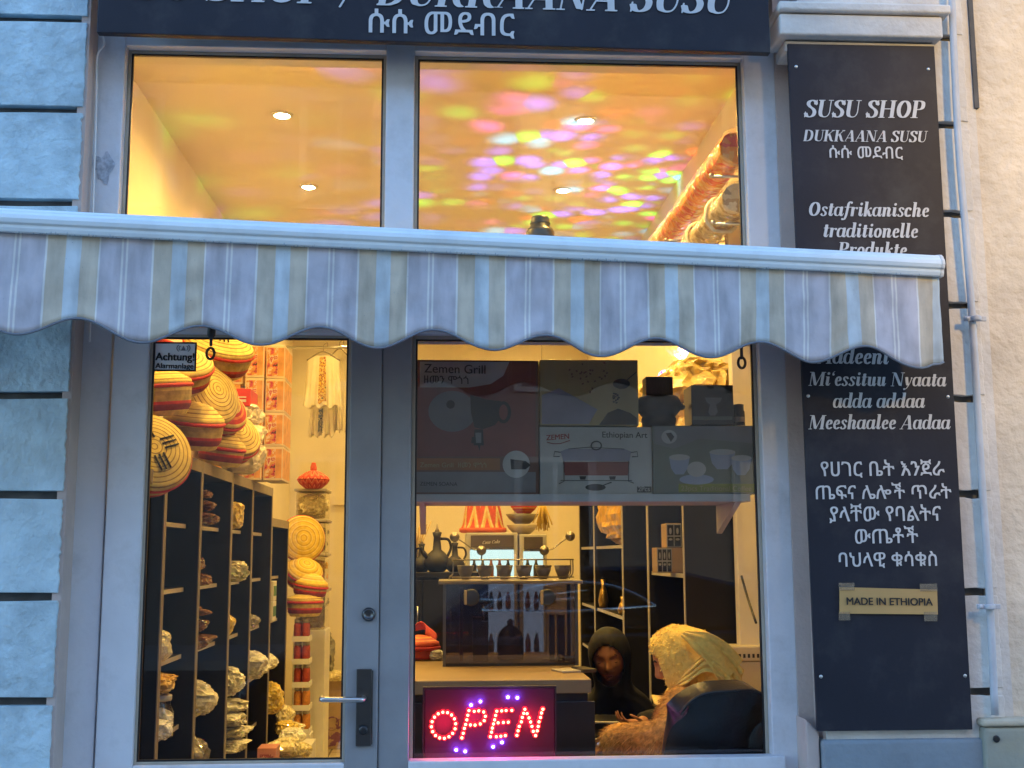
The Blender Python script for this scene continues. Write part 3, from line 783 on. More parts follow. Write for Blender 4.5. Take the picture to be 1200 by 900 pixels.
g = B(); g.box(XW0 - .06, XW0, .13, YB, 0, CEIL); struct('interior_wall_left', g, m_wall)
g = B(); g.box(XW1, XW1 + .06, .13, YB, 0, CEIL); struct('interior_wall_right', g, m_wall)
g = B(); g.box(XW0, XW1, YB, YB + .06, 0, CEIL)
v = P(395, 586, 10.4); g.box(-.98, -.70, YB - .03, YB, v.z - .04, v.z + .03)
# shallow arch on the back wall
ac = P(525, 640, 10.4)
pts = [Vector((ac.x + .62 * cos(t), YB - .01, ac.z + .25 + .62 * sin(t))) for t in [pi * i / 20 for i in range(21)]]
g.tube(pts, .035, 8)
struct('interior_wall_back', g, m_wall)
g = B(); g.box(XW0, XW1, .122, .31, 3.35, CEIL); g.box(XW0, -1.205, .10, .13, 0, CEIL); g.box(1.158, XW1, .10, .13, 0, CEIL); struct('interior_wall_front', g, m_wall)

WARM = (1.0, .61, .13)
LAMP_W = 16.8
# recessed ceiling spotlights
m_lamp = emit('lamp_glow', (1, .78, .42), 14)
m_ring = mat('lamp_ring', (.7, .68, .62), .4)
rows = [4.30, 5.35, 6.44, 7.53, 8.62, 9.71]  # rows outside the view are added on the same grid to light the room
for i, d in enumerate(rows):
    for j, (xa, xb) in enumerate(((331, 362), (686, 654))):
        x = P((331, 686)[j], 118, 5.35).x
        side = 'left shelves' if j == 0 else 'right counter side'
        t = thing('ceiling_spotlight', f'glowing recessed ceiling spotlight, {["unseen row right above the window", "front row in view", "second row in view", "unseen third row", "unseen fourth row", "unseen row nearest the back wall"][i]}, {side}', 'ceiling light', (x, d - 3.9, CEIL), group='recessed ceiling spotlights')
        w = B(); w.lathe([(.036, -.001), (.052, -.001), (.052, -.006), (.040, -.009), (.036, -.006)], 24, cap0=False, cap1=False); obj('ring', w, m_ring, t)
        w = B(); w.lathe([(.034, -.006), (.022, -.013), (.004, -.016)], 20, cap0=True); obj('bulb', w, m_lamp, t)
        la = bpy.data.lights.new('spot_glow', 'SPOT'); la.energy = LAMP_W * (1.0 if i < 3 else .6); la.color = WARM; la.shadow_soft_size = .035; la.spot_size = radians(165); la.spot_blend = 1.0
        lo = bpy.data.objects.new('spot_glow', la); COL.objects.link(lo); lo.parent = t; lo.location = (0, 0, -.02)

# ------------------------------------------------------------------ left bookcases
m_dark = mat('black_brown_board', (.008, .007, .007), .55, var=.25, scale=6, spec=.25)
m_edge = mat('board_edge', (.24, .20, .15), .5, var=.1)
m_pale = mat('pale_edge', (.40, .36, .31), .5, var=.08)
SH = (.05, .33, .60, .87, 1.15, 1.42, 1.68)
def bookcase(name, label, wdt, h, depth, shelves, loc, rz, group, edge=m_edge, rec=0.):
    """open front looks along -y of the local frame; x = width"""
    t = thing(name, label, 'bookcase', loc, rz, group)
    for s in (0, 1):
        w = B(); x = s * (wdt - .018); w.box(x, x + .018, .004, depth, 0, h); sp = obj('side_panel', w, m_dark, t)
        w = B(); w.box(x - .002 * s, x + .018 + .002 * (s - 1), 0, .004, 0, h); obj('front_edge', w, edge, sp)
    w = B(); w.box(.018, wdt - .018, depth - .008, depth - .001, .002, h - .02); obj('back_panel', w, m_dark, t)
    w = B(); w.box(.0182, wdt - .0182, .004, depth - .009, h - .05, h); o = obj('top_board', w, m_dark, t)
    w = B(); w.box(.0182, wdt - .0182, .0005, .004, h - .05, h - .001); obj('front_edge', w, edge, o)
    for z in shelves:
        w = B(); w.box(.0185, wdt - .0185, .062 + rec, depth - .0095, z - .018, z); o = obj('shelf', w, m_dark, t)
        w = B(); w.box(.0187, wdt - .0187, .0590 + rec, .0615 + rec, z - .018, z - .0005); obj('front_edge', w, m_pale, o)
    return t
XS = -1.02
dl = [4.02, 4.40, 5.04, 5.76, 6.38, 7.10, 7.85]
hs = [1.85, 1.945, 1.945, 1.945, 1.945, 1.77]
nm = ['low bookcase nearest the door glass', 'tall bookcase second from the door glass, with a carton and jars', 'middle tall bookcase on the left wall with brown packets', 'tall bookcase with yellow packets, fourth from the door glass',
      'tall bookcase with a pink carton at its foot', 'lower black bookcase at the far end by the jar trays']
for i in range(6):
    # local -y must face +x  -> rotate +90deg: local x -> +Y, local y -> -X
    bookcase('bookcase', nm[i], dl[i + 1] - dl[i] - .004, hs[i], .32, SH if i not in (5,) else SH[:6], (XS, dl[i] - 3.9 + .002, 0), pi / 2, 'black bookcases along the left wall')

# ------------------------------------------------------------------ bags and packets
def crumple(w, d, h, seed, sub=4, amp=.22, pinch=.5):
    """a crumpled packet of film: faceted, creased, with a few pulled-out corners and a pinched seal"""
    bm = bmesh.new(); bmesh.ops.create_icosphere(bm, subdivisions=sub, radius=1)
    o = Vector((seed * 3.17, seed * 1.3, seed * 7.7)); rr = random.Random(seed)
    ears = [Vector((rr.uniform(-1, 1), rr.uniform(-1, 1), rr.uniform(-.3, 1) + .5 * pinch)).normalized() for _ in range(5)]
    for v in bm.verts:
        p = v.co.copy()
        q = Vector((math.copysign(abs(p.x) ** .7, p.x), math.copysign(abs(p.y) ** .75, p.y), math.copysign(abs(p.z) ** .75, p.z)))
        n1 = noise.noise(p * 1.5 + o)
        r2 = 1 - abs(noise.noise(p * 3.3 + o)) * 2.6; r3 = 1 - abs(noise.noise(p * 7.1 + o * 2)) * 2.6
        f = 1 + amp * (n1 * .9 + r2 * .62 + r3 * .40 + rr.uniform(-.16, .16))
        for e in ears: f += amp * 2.0 * max(0, (p.dot(e) - .80) / .20) ** 1.3
        k = 1 - .75 * pinch * max(0, q.z) ** 1.5
        v.co = Vector((q.x * f * k * w / 2, q.y * f * k * d / 2, (q.z * (1 + amp * (r2 * .3 + n1 * .5)) + 1) * h / 2))
    zmin = min(v.co.z for v in bm.verts)
    for v in bm.verts: v.co.z = max(v.co.z - zmin - .04 * h, 0)
    return bm
def glossy_bag(name, col, col2, scale=30, rough=.28):
    m = mat(name, col, rough * .75, var=.3, coat=.4, scale=scale * 2, bump=.006, bscale=55, dirt=col2, dirtscale=scale * .9, dirtamt=.95, spec=.6)
    return m
bagm = {
 'cream': glossy_bag('cream_packet', (.74, .66, .42), (.52, .38, .14)),
 'yellow': glossy_bag('yellow_packet', (.70, .50, .10), (.66, .58, .34)),
 'brown': glossy_bag('brown_packet', (.20, .085, .035), (.42, .22, .08), 22),
 'white': glossy_bag('white_packet', (.78, .76, .68), (.56, .50, .36)),
 'grey': glossy_bag('grey_packet', (.20, .18, .15), (.42, .38, .3), 14),
 'green': glossy_bag('green_yellow_packet', (.62, .56, .36), (.12, .25, .04), 14),
 'amber': glossy_bag('amber_packet', (.58, .32, .06), (.72, .56, .22), 24),
 'greybag': glossy_bag('grey_foil', (.16, .16, .15), (.3, .3, .28), 12),
}
def bag(name, label, cat, px, py, d, wpx, hpx, kind, seed, group=None, rz=0., pinch=.5, depth=None, rest=None, amp=.22):
    """(px, py) = middle of its foot"""
    p = P(px, py, d); s = d / FPX
    if rest is not None: p.z = rest
    w_, h_ = wpx * s, hpx * s
    o = obj(name, crumple(w_, depth or w_ * .8, h_, seed, amp=amp, pinch=pinch), bagm[kind]); o.location = p; o.rotation_euler.z = rz
    return tag(o, label, cat, group)
def zs(z): return z + .0005
G = 'packets on the left shelves'
XB = XS - .07
def shelfbag(name, label, cat, d, z, wd, ht, kind, seed, xoff=-.08, pinch=.5, amp=.22):
    o = obj(name, crumple(min(wd, .24) * .85, wd * .85, ht * .92, seed, amp=amp, pinch=pinch), bagm[kind])
    o.location = (XS + xoff - .02, d - 3.9, z + .0005); o.rotation_euler.z = rnd.uniform(-.3, .3)
    return tag(o, label, cat, G)
shelfbag('paper_bag', 'square cream paper bag alone on a shelf of the second bookcase', 'bag', 4.66, .0 + 1.15, .10, .13, 'cream', 3, -.05, .1, .12)
shelfbag('snack_packet', 'amber snack packet on top of the tall jar on the second bookcase', 'packet', 4.66, 1.03, .16, .085, 'amber', 4, -.06, .2)
shelfbag('tissue_packet', 'crumpled white tissue packet at the foot of the tall jar', 'packet', 4.60, .8705, .10, .08, 'white', 5, -.02, .3)
for k, (z, wd, ht) in enumerate(((1.68, .20, .06), (1.68 + .062, .17, .055), (1.68 + .118, .14, .045))):
    shelfbag('brown_packet', ['wide brown packet lowest of the pile on the top shelf of the middle bookcase', 'brown packet in the middle of the pile on the top shelf', 'small brown packet topmost of the pile on the top shelf'][k], 'packet', 5.30, z, wd, ht, 'brown', 10 + k, -.06, .1)
for k, (z, wd, ht) in enumerate(((1.42, .18, .06), (1.482, .12, .07))):
    shelfbag('brown_packet', ['flat brown packet on the second shelf of the middle bookcase', 'brown packet lying on a flat one, second shelf of the middle bookcase'][k], 'packet', 5.25, z, wd, ht, 'brown', 16 + k, -.06, .1)
for k, (z, wd, ht) in enumerate(((1.15, .18, .07), (1.222, .16, .065), (1.29, .14, .05))):
    shelfbag('brown_packet', ['lowest brown packet of the pile on the third shelf of the middle bookcase', 'second brown packet of the pile on the third shelf', 'top brown packet of the pile on the third shelf'][k], 'packet', 5.22, z, wd, ht, 'brown', 20 + k, -.06, .1)
shelfbag('tissue_packet', 'big crumpled white packet bulging out of the middle bookcase', 'packet', 5.28, .87, .17, .15, 'white', 30, -.03, .6, .34)
shelfbag('grey_packet', 'tall grey packet low down in the middle bookcase', 'packet', 5.2, .602, .16, .22, 'grey', 31, -.04, .6)
shelfbag('yellow_packet', 'yellow packet on the top shelf of the fourth bookcase', 'packet', 6.02, 1.68, .15, .15, 'yellow', 32, -.04)
shelfbag('green_packet', 'white packet with green print, second shelf of the fourth bookcase', 'packet', 6.02, 1.42, .18, .11, 'green', 33, -.02)
shelfbag('yellow_packet', 'small yellow packet on the third shelf of the fourth bookcase', 'packet', 5.95, 1.15, .11, .13, 'yellow', 34, -.05)
shelfbag('yellow_packet', 'pale packet leaning out of the fourth bookcase', 'packet', 6.02, .87, .15, .14, 'white', 35, -.03, .75, .34)
for k in range(4):
    shelfbag('cream_packet', ['lowest white packet of the pile in the fourth bookcase', 'second white packet of the pile in the fourth bookcase', 'third white packet of the pile in the fourth bookcase', 'top white packet of the pile in the fourth bookcase'][k], 'packet', 6.0 + .03 * (k % 2), .602 + .062 * k, .15, .065, 'white', 36 + k, .0, .15, .3)
shelfbag('grey_packet', 'little grey packet in the fifth bookcase above the whitish one', 'packet', 6.62, 1.15, .12, .09, 'grey', 41, -.04)
shelfbag('yellow_packet', 'large whitish packet hanging out of the fifth bookcase', 'packet', 6.75, .87, .18, .16, 'white', 42, -.03, .6, .34)
shelfbag('white_packet', 'white packet in the low bookcase at the far end', 'packet', 7.35, .87, .16, .1, 'white', 44, -.04)
shelfbag('amber_packet', 'amber packet in the bottom of the low far bookcase', 'packet', 7.4, .602, .2, .2, 'yellow', 45, -.02)
for k in range(2):
    t = thing('tea_carton', ['white and green tea carton standing on another in the far low bookcase', 'white and green tea carton beneath another in the far low bookcase'][1 - k], 'carton', (XS - .07, 7.42 - 3.9, 1.151 + .122 * k), group='green cartons in the far bookcase')
    w = B(); w.box(-.05, .05, -.07, .07, 0, .12); obj('carton_body', w, m_white, t, bevel=.003)
    w = B(); w.box(.0501, .0512, -.062, .062, .03, .09); obj('printed_band', w, mat('green_print', (.06, .2, .08), .5), t)
t = thing('pink_carton', 'pink printed carton on the floor in front of the fifth bookcase', 'carton', (P(313, 880, 6.7).x, 6.7 - 3.9, .35))
s_ = 6.7 / FPX
w = B(); w.box(-11 * s_, 10 * s_, 0, .15, 0, 33 * s_); obj('carton_body', w, mat('pink_card', (.60, .25, .24), .5, var=.1), t, bevel=.003)
w = B(); w.box(-8 * s_, 7 * s_, -.0015, -.0002, 6 * s_, 26 * s_); obj('printed_panel', w, ramp_mat('pink_print', [(0, (.6, .3, .28)), (.47, (.35, .08, .1)), (.58, (.66, .5, .42))], e_noise(26.), .5), t)
w = B(); w.box(-.06, .14, .002, .20, .0, .349); tag(obj('plinth_crate', w, m_dark, None, (t.location.x, t.location.y, 0)), 'dark crate on the floor carrying the pink carton', 'crate')
# tall clear jar with packets
m_clear = clear_mat('clear_jar', tint=(.9, .9, .86), f0=.09, rough=.05)
t = thing('glass_jar', 'tall clear jar with a lid and wrapped sweets inside, on the second bookcase', 'jar', (XS - .06, 4.66 - 3.9, .871))
w = B(); w.lathe([(.05, 0), (.058, .005), (.058, .09), (.045, .12), (.045, .135)], 24, cap1=False); obj('body', w, m_clear, t)
w = B(); w.lathe([(.047, .135), (.049, .14), (.049, .155), (.04, .158)], 24); obj('lid', w, m_pale, t)
o = obj('sweets', crumple(.09, .09, .10, 77), bagm['white'], t); o.location = (0, 0, .008)

# ------------------------------------------------------------------ woven baskets on the left bookcases
straw, straw2, redc, dkred, orang = (.64, .48, .13), (.46, .33, .10), (.50, .035, .025), (.22, .025, .025), (.70, .22, .04)
m_lid1 = ramp_mat('coiled_lid_weave', [(0, straw), (.55, (.26, .15, .04)), (.80, straw)], e_radius(.017), .75, bump=.002)
m_side1 = ramp_mat('coiled_side_weave', [(0, straw), (.15, dkred), (.33, redc), (.42, straw2), (.60, (.40, .28, .10)), (.72, straw)], e_axis(2, .13), .75, bump=.002, var=.3)
m_lid2 = ramp_mat('red_lid_weave', [(0, redc), (.35, straw), (.55, redc), (.8, orang)], e_radius(.05), .75, bump=.002)
m_red = mat('red_trim', (.5, .035, .03), .7, var=.2, bump=.001)
m_knot = mat('black_weave', (.02, .015, .01), .8)
def coil(prof, step=.007, amp=.0022):
    """subdivide a (r, z) outline and give it coil ridges"""
    out = []; L = 0
    for (a, b), (c, d) in zip(prof, prof[1:]):
        ln = math.hypot(c - a, d - b); n = max(2, int(ln / step)); nx_, nz_ = (d - b) / ln, -(c - a) / ln
        for k in range(n):
            t = k / n; off = amp * abs(sin(pi * (L + ln * t) / (step * 2)))
            out.append((a + (c - a) * t + nx_ * off, b + (d - b) * t + nz_ * off))
        L += ln
    out.append(prof[-1]); return out
def basket(label, loc, R, H, rot=(0, 0, 0), lid=True, lidH=.05, ml=None, ms=None, star=False, group='woven baskets on the left bookcases'):
    t = thing('woven_basket', label, 'basket', loc, group=group, rot=rot)
    w = B(); w.lathe(coil([(R * .80, 0), (R * .95, H * .35), (R, H)]), 40); obj('base', w, ms or m_side1, t)
    w = B(); pts = [(R * 1.01 * cos(a), R * 1.01 * sin(a), H + .006) for a in [2 * pi * i / 48 for i in range(49)]]; w.tube(pts, .008, 8, False); obj('rim', w, m_red, t)
    if lid:
        w = B(); w.lathe(coil([(R * 1.03, H + .012), (R * .98, H + .03), (R * .55, H + .03 + lidH * .75), (.012, H + .03 + lidH)]), 44); l = obj('lid', w, ml or m_lid1, t)
        if star:
            w = B()
            for a in range(4):
                for k in (-1, 0, 1):
                    an = a * pi / 2 + .4; r = R * .42
                    c = Vector((r * cos(an) + k * .018 * -sin(an), r * sin(an) + k * .018 * cos(an), 0))
                    z = H + .032 + lidH * .83
                    w.tube([c + Vector((-.03 * cos(an), -.03 * sin(an), z + .006)), c + Vector((.03 * cos(an), .03 * sin(an), z - .002))], .0035, 6)
            obj('woven_star', w, m_knot, l)
    return t
TOP = 1.9455
def bk(px, py, d, z=None):
    p = P(px, py, d); 
    if z is not None: p.z = z
    return p
XM = XS - .13
basket('big basket lid end leaning towards the door glass, its coiled face outward, left edge', P(164, 546, 4.34), .15, .09, (radians(66), 0, radians(34)), True, .03, star=True)
basket('flat basket with red band lying against the door post, above the leaning one', bk(180, 488, 4.62), .15, .11, (radians(8), radians(-4), 0), True, .05)
basket('basket half hidden behind the alarm sticker', bk(204, 452, 4.8), .14, .09, (radians(30), radians(14), 0), True, .03)
basket('dark basket on the very top behind the sticker, its underside tilted outward', bk(182, 440, 4.75), .13, .06, (radians(60), 0, .2), False)
basket('large basket hanging tilted at the top beside the crank hook', bk(250, 434, 5.2), .15, .10, (radians(24), radians(18), 0), True, .05, star=True)
basket('striped basket standing on edge between the sticker and the hook', bk(232, 470, 5.05), .14, .07, (radians(70), radians(10), radians(50)), True, .03)
basket('red rimmed basket with a lid resting on the bookcase, in the middle of the heap', bk(224, 525, 4.88), .12, .10, (radians(10), radians(6), 0), True, .06)
basket('red and orange striped basket tucked behind the middle one', bk(246, 494, 5.3), .125, .08, (radians(50), radians(20), radians(30)), True, .04, m_lid2)
basket('straw basket leaning on its rim at the right end of the heap', bk(262, 524, 5.45), .13, .08, (radians(54), radians(8), radians(36)), True, .035)
basket('small basket with pale lid lowest at the right end of the heap', bk(257, 545, 5.3), .10, .07, (radians(6), radians(8), 0), True, .05)
# plastic wrapped white bundle and red bag
m_wrap = mat('wrapped_white', (.68, .60, .48), .25, var=.18, scale=18, bump=.006, bscale=26)
for k, (px, py, wp, hp) in enumerate(((283, 558, 42, 40), (287, 524, 40, 28), (284, 499, 38, 26))):
    p = P(px, py, 5.85); s_ = 5.85 / FPX
    if k == 0: p.z = TOP
    o = obj('wrapped_bundle', crumple(wp * s_, .2, hp * s_, 60 + k, amp=.14, pinch=.1), m_wrap); o.location = p
    tag(o, ['lowest plastic wrapped white bundle on the bookcase beside the baskets', 'middle plastic wrapped white bundle of the pile', 'topmost plastic wrapped white bundle under the red bag'][k], 'bundle', 'wrapped bundles beside the baskets')
t = thing('red_carton', 'flat red carton lying on top of the wrapped bundles', 'carton', P(272, 476, 5.75))
s_ = 5.75 / FPX; w = B(); w.box(-20 * s_, 21 * s_, 0, .22, 0, 21 * s_); obj('carton_body', w, mat('red_card', (.55, .03, .02), .5, var=.08), t, bevel=.004)
w = B(); w.box(-6 * s_, 16 * s_, -.0015, -.0002, 5 * s_, 8 * s_); w.box(-2 * s_, 16 * s_, -.0015, -.0002, 10 * s_, 11.5 * s_); obj('pale_print', w, m_letter, t)

# ------------------------------------------------------------------ printed coffee cartons stacked on the far left bookcases
m_cart = mat('carton_white_edge', (.68, .56, .42), .5, var=.06)
m_cart_o = mat('carton_orange_side', (.62, .30, .10), .5, var=.25, scale=20)
m_cprint = ramp_mat('carton_print', [(0, (.06, .02, .03)), (.40, (.50, .06, .10)), (.47, (.60, .28, .08)), (.55, (.66, .55, .42)), (.60, (.45, .08, .12)), (.66, (.62, .36, .16))], e_noise(23., 3.), .45)
def coffee_carton(loc, wd, dp, ht, label):
    t = thing('coffee_carton', label, 'carton', loc, group='printed cartons stacked on the left bookcases')
    w = B(); w.box(0, wd, 0, dp, 0, ht - .002); obj('carton_body', w, m_cart, t, bevel=.002)
    w = B(); w.box(.006, wd * .62, -.0012, -.0002, .012, ht - .016); o = obj('front_print', w, m_cprint, t); o.location = (0, 0, 0)
    w = B(); w.box(wd * .63, wd - .005, -.0012, -.0002, .012, ht - .016); obj('front_panel', w, m_cart_o, t)
    w = B(); w.box(wd + .0002, wd + .0012, .008, dp - .008, .012, ht - .014); obj('side_print', w, m_cart_o, t)
    return t
pos = ['bottom', 'second from the bottom', 'third from the bottom', 'topmost']
for c, (x0, x1) in enumerate(((284, 305), (307, 329))):
    for r in range(4):
        d = 6.32; s_ = d / FPX; p = P(x0, 568, d); ht = 40 * s_
        coffee_carton((p.x, d - 3.9 + .03 * c, TOP + r * ht), (x1 - x0) * s_, .2 if c == 0 else .3, ht, f'printed coffee carton, {pos[r]} of the {["left", "right"][c]} stack on the bookcases')
p = P(264, 450, 6.32)
for k, x in enumerate((262, 273)):
    coffee_carton((P(x, 450, 6.4).x, 2.5, P(x, 450, 6.4).z), .05, .2, .20, ['printed carton seen between the hook and the carton stacks, left one', 'printed carton seen between the hook and the carton stacks, right one'][k])
w = B(); w.box(XS - .3, P(284, 450, 6.4).x - .01, 2.5, 2.8, TOP, P(262, 450, 6.4).z - .001); tag(obj('brown_carton', w, m_cart_o, None, bevel=.003), 'plain orange brown carton carrying the two narrow printed ones', 'carton')

# ------------------------------------------------------------------ hanging white dresses on the back wall
m_cloth = mat('white_cotton', (.74, .68, .54), .85, var=.08, scale=10, bump=.002, sheen=.2)
m_embr = ramp_mat('embroidery', [(0, (.62, .40, .08)), (.42, (.30, .10, .05)), (.5, (.66, .5, .2)), (.62, (.12, .12, .10))], e_noise(34., 2.), .8)
m_embr2 = ramp_mat('blue_embroidery', [(0, (.2, .24, .34)), (.5, (.66, .6, .48)), (.58, (.1, .14, .24))], e_noise(30., 2.), .8)
def garment(label, px, py_top, py_bot, wpx, d, panel, seed, spread=.2):
    p = P(px, py_top, d); s_ = d / FPX; h = (py_bot - py_top) * s_; wd = wpx * s_
    t = thing('hanging_dress', label, 'dress', p, group='white dresses hanging at the back')
    def f(side):
        def g_(u, v):
            x = (u - .5) * wd * (.80 + spread * v); fold = .018 * sin(u * 19 + seed + 2 * v) * v + .012 * sin(u * 41 + seed * 2) * v
            sh = .06 * max(0, abs(u - .5) * 2 - .45) * (1 - v)
            return Vector((x, side * (.045 * sqrt(max(0, 1 - (2 * u - 1) ** 2)) + .002) + fold, -h * v - sh + .015 * sin(u * 23 + seed) * v))
        return g_
    w = B(); w.grid(f(-1), 60, 30); w.grid(f(1), 60, 30); obj('cloth', w, m_cloth, t)
    if panel:
        fn = f(-1); w = B(); w.grid(lambda u, v: fn(.40 + .2 * u, .02 + .9 * v) + Vector((0, -.004, 0)), 16, 24); obj('embroidered_panel', w, panel, t)
    w = B(); w.tube(smooth_pts([(-wd * .42, 0, -.03), (0, 0, .04), (wd * .42, 0, -.03)], 8), .006, 8); w.tube(smooth_pts([(0, 0, .04), (0, 0, .09), (.03, 0, .11), (.03, 0, .08)], 5), .003, 6); obj('hanger', w, m_edge, t)
    return t
garment('white dress with gold embroidered front panel hanging highest at the back', 379, 418, 478, 46, 9.2, m_embr, 1.)
garment('short white blouse with a blue emblem hanging below the embroidered dress', 377, 470, 511, 30, 9.35, m_embr2, 3.)
garment('plain white shawl hanging at the right, next to the embroidered dress', 398, 414, 506, 26, 9.6, None, 5., .05)
w = B(); a, b_ = P(345, 407, 9.4), P(412, 407, 9.4); w.cyl((a.x - .2, a.y, a.z), (b_.x + .3, b_.y, b_.z), .012, n=10)
tag(obj('clothes_rail', w, m_steel), 'thin metal clothes rail above the white dresses', 'rail')

# ------------------------------------------------------------------ bins, baskets, trays and boxes at the far end of the aisle
m_bin = clear_mat('clear_plastic', tint=(.86, .84, .76), f0=.10, rough=.12, haze=.12, hazecol=(.7, .64, .5))
def bin_(label, x0, x1, y0, y1, d, seed, kind='cream'):
    s_ = d / FPX; p = P((x0 + x1) / 2, y1, d); w_, h = (x1 - x0) * s_, (y1 - y0) * s_
    t = thing('storage_bin', label, 'storage bin', p, group='clear storage bins stacked at the back')
    w = B(); w.box(-w_ / 2, w_ / 2, -.02, .30, 0, h * .9); obj('tub', w, m_bin, t, bevel=.012)
    w = B(); w.box(-w_ / 2 - .012, w_ / 2 + .012, -.03, .31, h * .9, h - .002); obj('lid', w, m_pale, t, bevel=.006)
    o = obj('contents', crumple(w_ * .85, .24, h * .8, seed, pinch=.1), bagm[kind], t); o.location = (0, .14, .006)
    return t
dB = 8.35
bin_('topmost clear bin with cream packets, under the red mesob', 347, 381, 573, 608, dB, 81)
bin_('clear bin behind the round yellow basket', 347, 381, 609, 648, dB, 82, 'grey')
bin_('clear bin behind the pair of yellow baskets', 347, 380, 649, 690, dB, 83, 'amber')
bin_('lowest clear bin, behind the small round basket', 347, 380, 691, 738, dB, 84, 'grey')
w = B(); p = P(363, 738, dB); w.box(p.x - .11, p.x + .11, p.y - .02, p.y + .32, 0, p.z - .002); tag(obj('pedestal', w, m_white, None, bevel=.006), 'white pedestal box under the clear bins, behind the jar trays', 'pedestal')
p = P(367, 573, dB); s_ = dB / FPX
t = thing('mesob_basket', 'red covered basket with a pointed knob lid on top of the clear bins', 'basket', p)
m_mesob = ramp_mat('red_pink_weave', [(0, (.62, .10, .06)), (.45, (.70, .28, .16)), (.6, (.45, .03, .03))], e_zigzag(14, .05), .75, bump=.002)
w = B(); w.lathe(coil([(.05, 0), (.095, .035), (.112, .06)], .006), 32); obj('base', w, m_mesob, t)
w = B(); w.lathe(coil([(.115, .062), (.10, .085), (.055, .115), (.02, .128), (.022, .15), (.012, .185)], .006), 32); obj('lid', w, m_mesob, t)
m_yel = ramp_mat('yellow_weave', [(0, (.72, .50, .07)), (.55, (.55, .34, .04)), (.8, (.75, .58, .2))], e_radius(.03), .75, bump=.003)
basket('round yellow basket tray standing upright in front of the clear bins', P(352, 632, 8.05) + Vector((0, .02, 0)), .15, .03, (radians(84), 0, radians(22)), True, .02, m_yel, m_yel, group='yellow baskets by the bins')
basket('yellow basket with red rim, under the upright tray', P(352, 682, 8.05), .12, .09, (radians(40), radians(10), .3), True, .05, m_yel, group='yellow baskets by the bins')
basket('pale basket with red edged lid, upper of the two by the bins', P(362, 700, 7.95), .11, .07, (radians(4), radians(8), 0), True, .06, m_yel, group='yellow baskets by the bins')
basket('pale basket bowl resting on the jar trays', P(357, 722, 7.9), .115, .085, (0, 0, 0), True, .03, group='yellow baskets by the bins')
dT = 7.85; s_ = dT / FPX
m_spice = [mat('red_spice', (.36, .05, .02), .7, var=.3, scale=60), mat('orange_spice', (.55, .22, .03), .7, var=.3, scale=60)]
tops = [725, 751.5, 778, 805, 832, 860]
for k in range(5):
    y1 = tops[k + 1]; p = P(353, y1, dT)
    if k == 4: pass
    t = thing('jar_tray', f'white cardboard tray of jars, {["topmost", "second from top", "middle", "second from bottom", "lowest"][k]} of its stack', 'tray', p, group='stacked trays of spice jars')
    w = B(); wd = 19 * s_; w.box(-wd / 2, wd / 2, -.04, .14, 0, .006); w.box(-wd / 2, wd / 2, -.046, -.041, 0, .035); w.box(wd / 2 - .004, wd / 2, -.04, .14, .006, .035); w.box(-wd / 2, -wd / 2 + .004, -.04, .14, .006, .035); obj('tray_body', w, m_white, t)
    H = (y1 - tops[k]) * s_
    for j in range(4):
        jx = (-.026, .026)[j % 2]; jy = (0, .06)[j // 2]
        jt = thing('spice_jar', f'{["red", "red", "red", "orange", "orange"][k]} spice jar in the {["topmost", "second", "middle", "fourth", "lowest"][k]} tray, {["front left", "front right", "back left", "back right"][j]}', 'jar', (p.x + jx, p.y + jy, p.z + .0065), group='spice jars in the trays')
        w = B(); w.lathe([(.021, 0), (.023, .004), (.023, H * .62), (.018, H * .74)], 14); obj('jar_body', w, m_spice[0 if k < 3 else 1], jt)
        w = B(); w.lathe([(.020, H * .74), (.020, H * .9), (.004, H * .91)], 14); obj('lid', w, m_pale, jt)
w = B(); p = P(353, 860, dT); w.box(p.x - .06, p.x + .06, p.y - .05, p.y + .15, 0, p.z - .001); tag(obj('foot_board', w, m_white), 'white block under the stack of jar trays', 'block')
t = thing('printed_carton', 'brown cardboard box with purple print of pots, standing on the floor at the back', 'carton', (P(382, 858, 9.9).x, 6.0, 0))
zt = P(382, 795, 9.9).z; wd = 41 * 9.9 / FPX
m_purp = ramp_mat('purple_print', [(0, (.20, .08, .20)), (.52, (.40, .28, .22))], e_noise(18.), .7)
w = B(); w.box(-wd / 2, wd / 2, 0, .3, .0, zt); obj('carton_body', w, mat('pale_card', (.46, .34, .24), .8, var=.08), t, bevel=.004)
w = B(); w.box(-wd / 2 + .004, wd / 2 - .004, -.0014, -.0002, .02, zt * .3); obj('printed_band', w, m_purp, t)
for cx_, r_ in ((-.05, .045), (.05, .05), (.11, .03)):
    w = B(); w.tube([(cx_ + r_ * cos(a), -.003, zt * .36 + r_ * sin(a)) for a in [2 * pi * i / 24 for i in range(25)]], .006, 6, False); obj('printed_pot', w, m_purp, t)
bag('grey_bag', 'dark grey foil bag slumped on the printed carton', 'bag', 374, 795, 9.75, 30, 58, 'greybag', 91, depth=.25, rest=zt, amp=.3)
bag('yellow_packet', 'flat yellow packet lying beside the grey bag on the carton', 'packet', 392, 795, 9.72, 24, 11, 'cream', 92, depth=.2, rest=zt, pinch=.1)
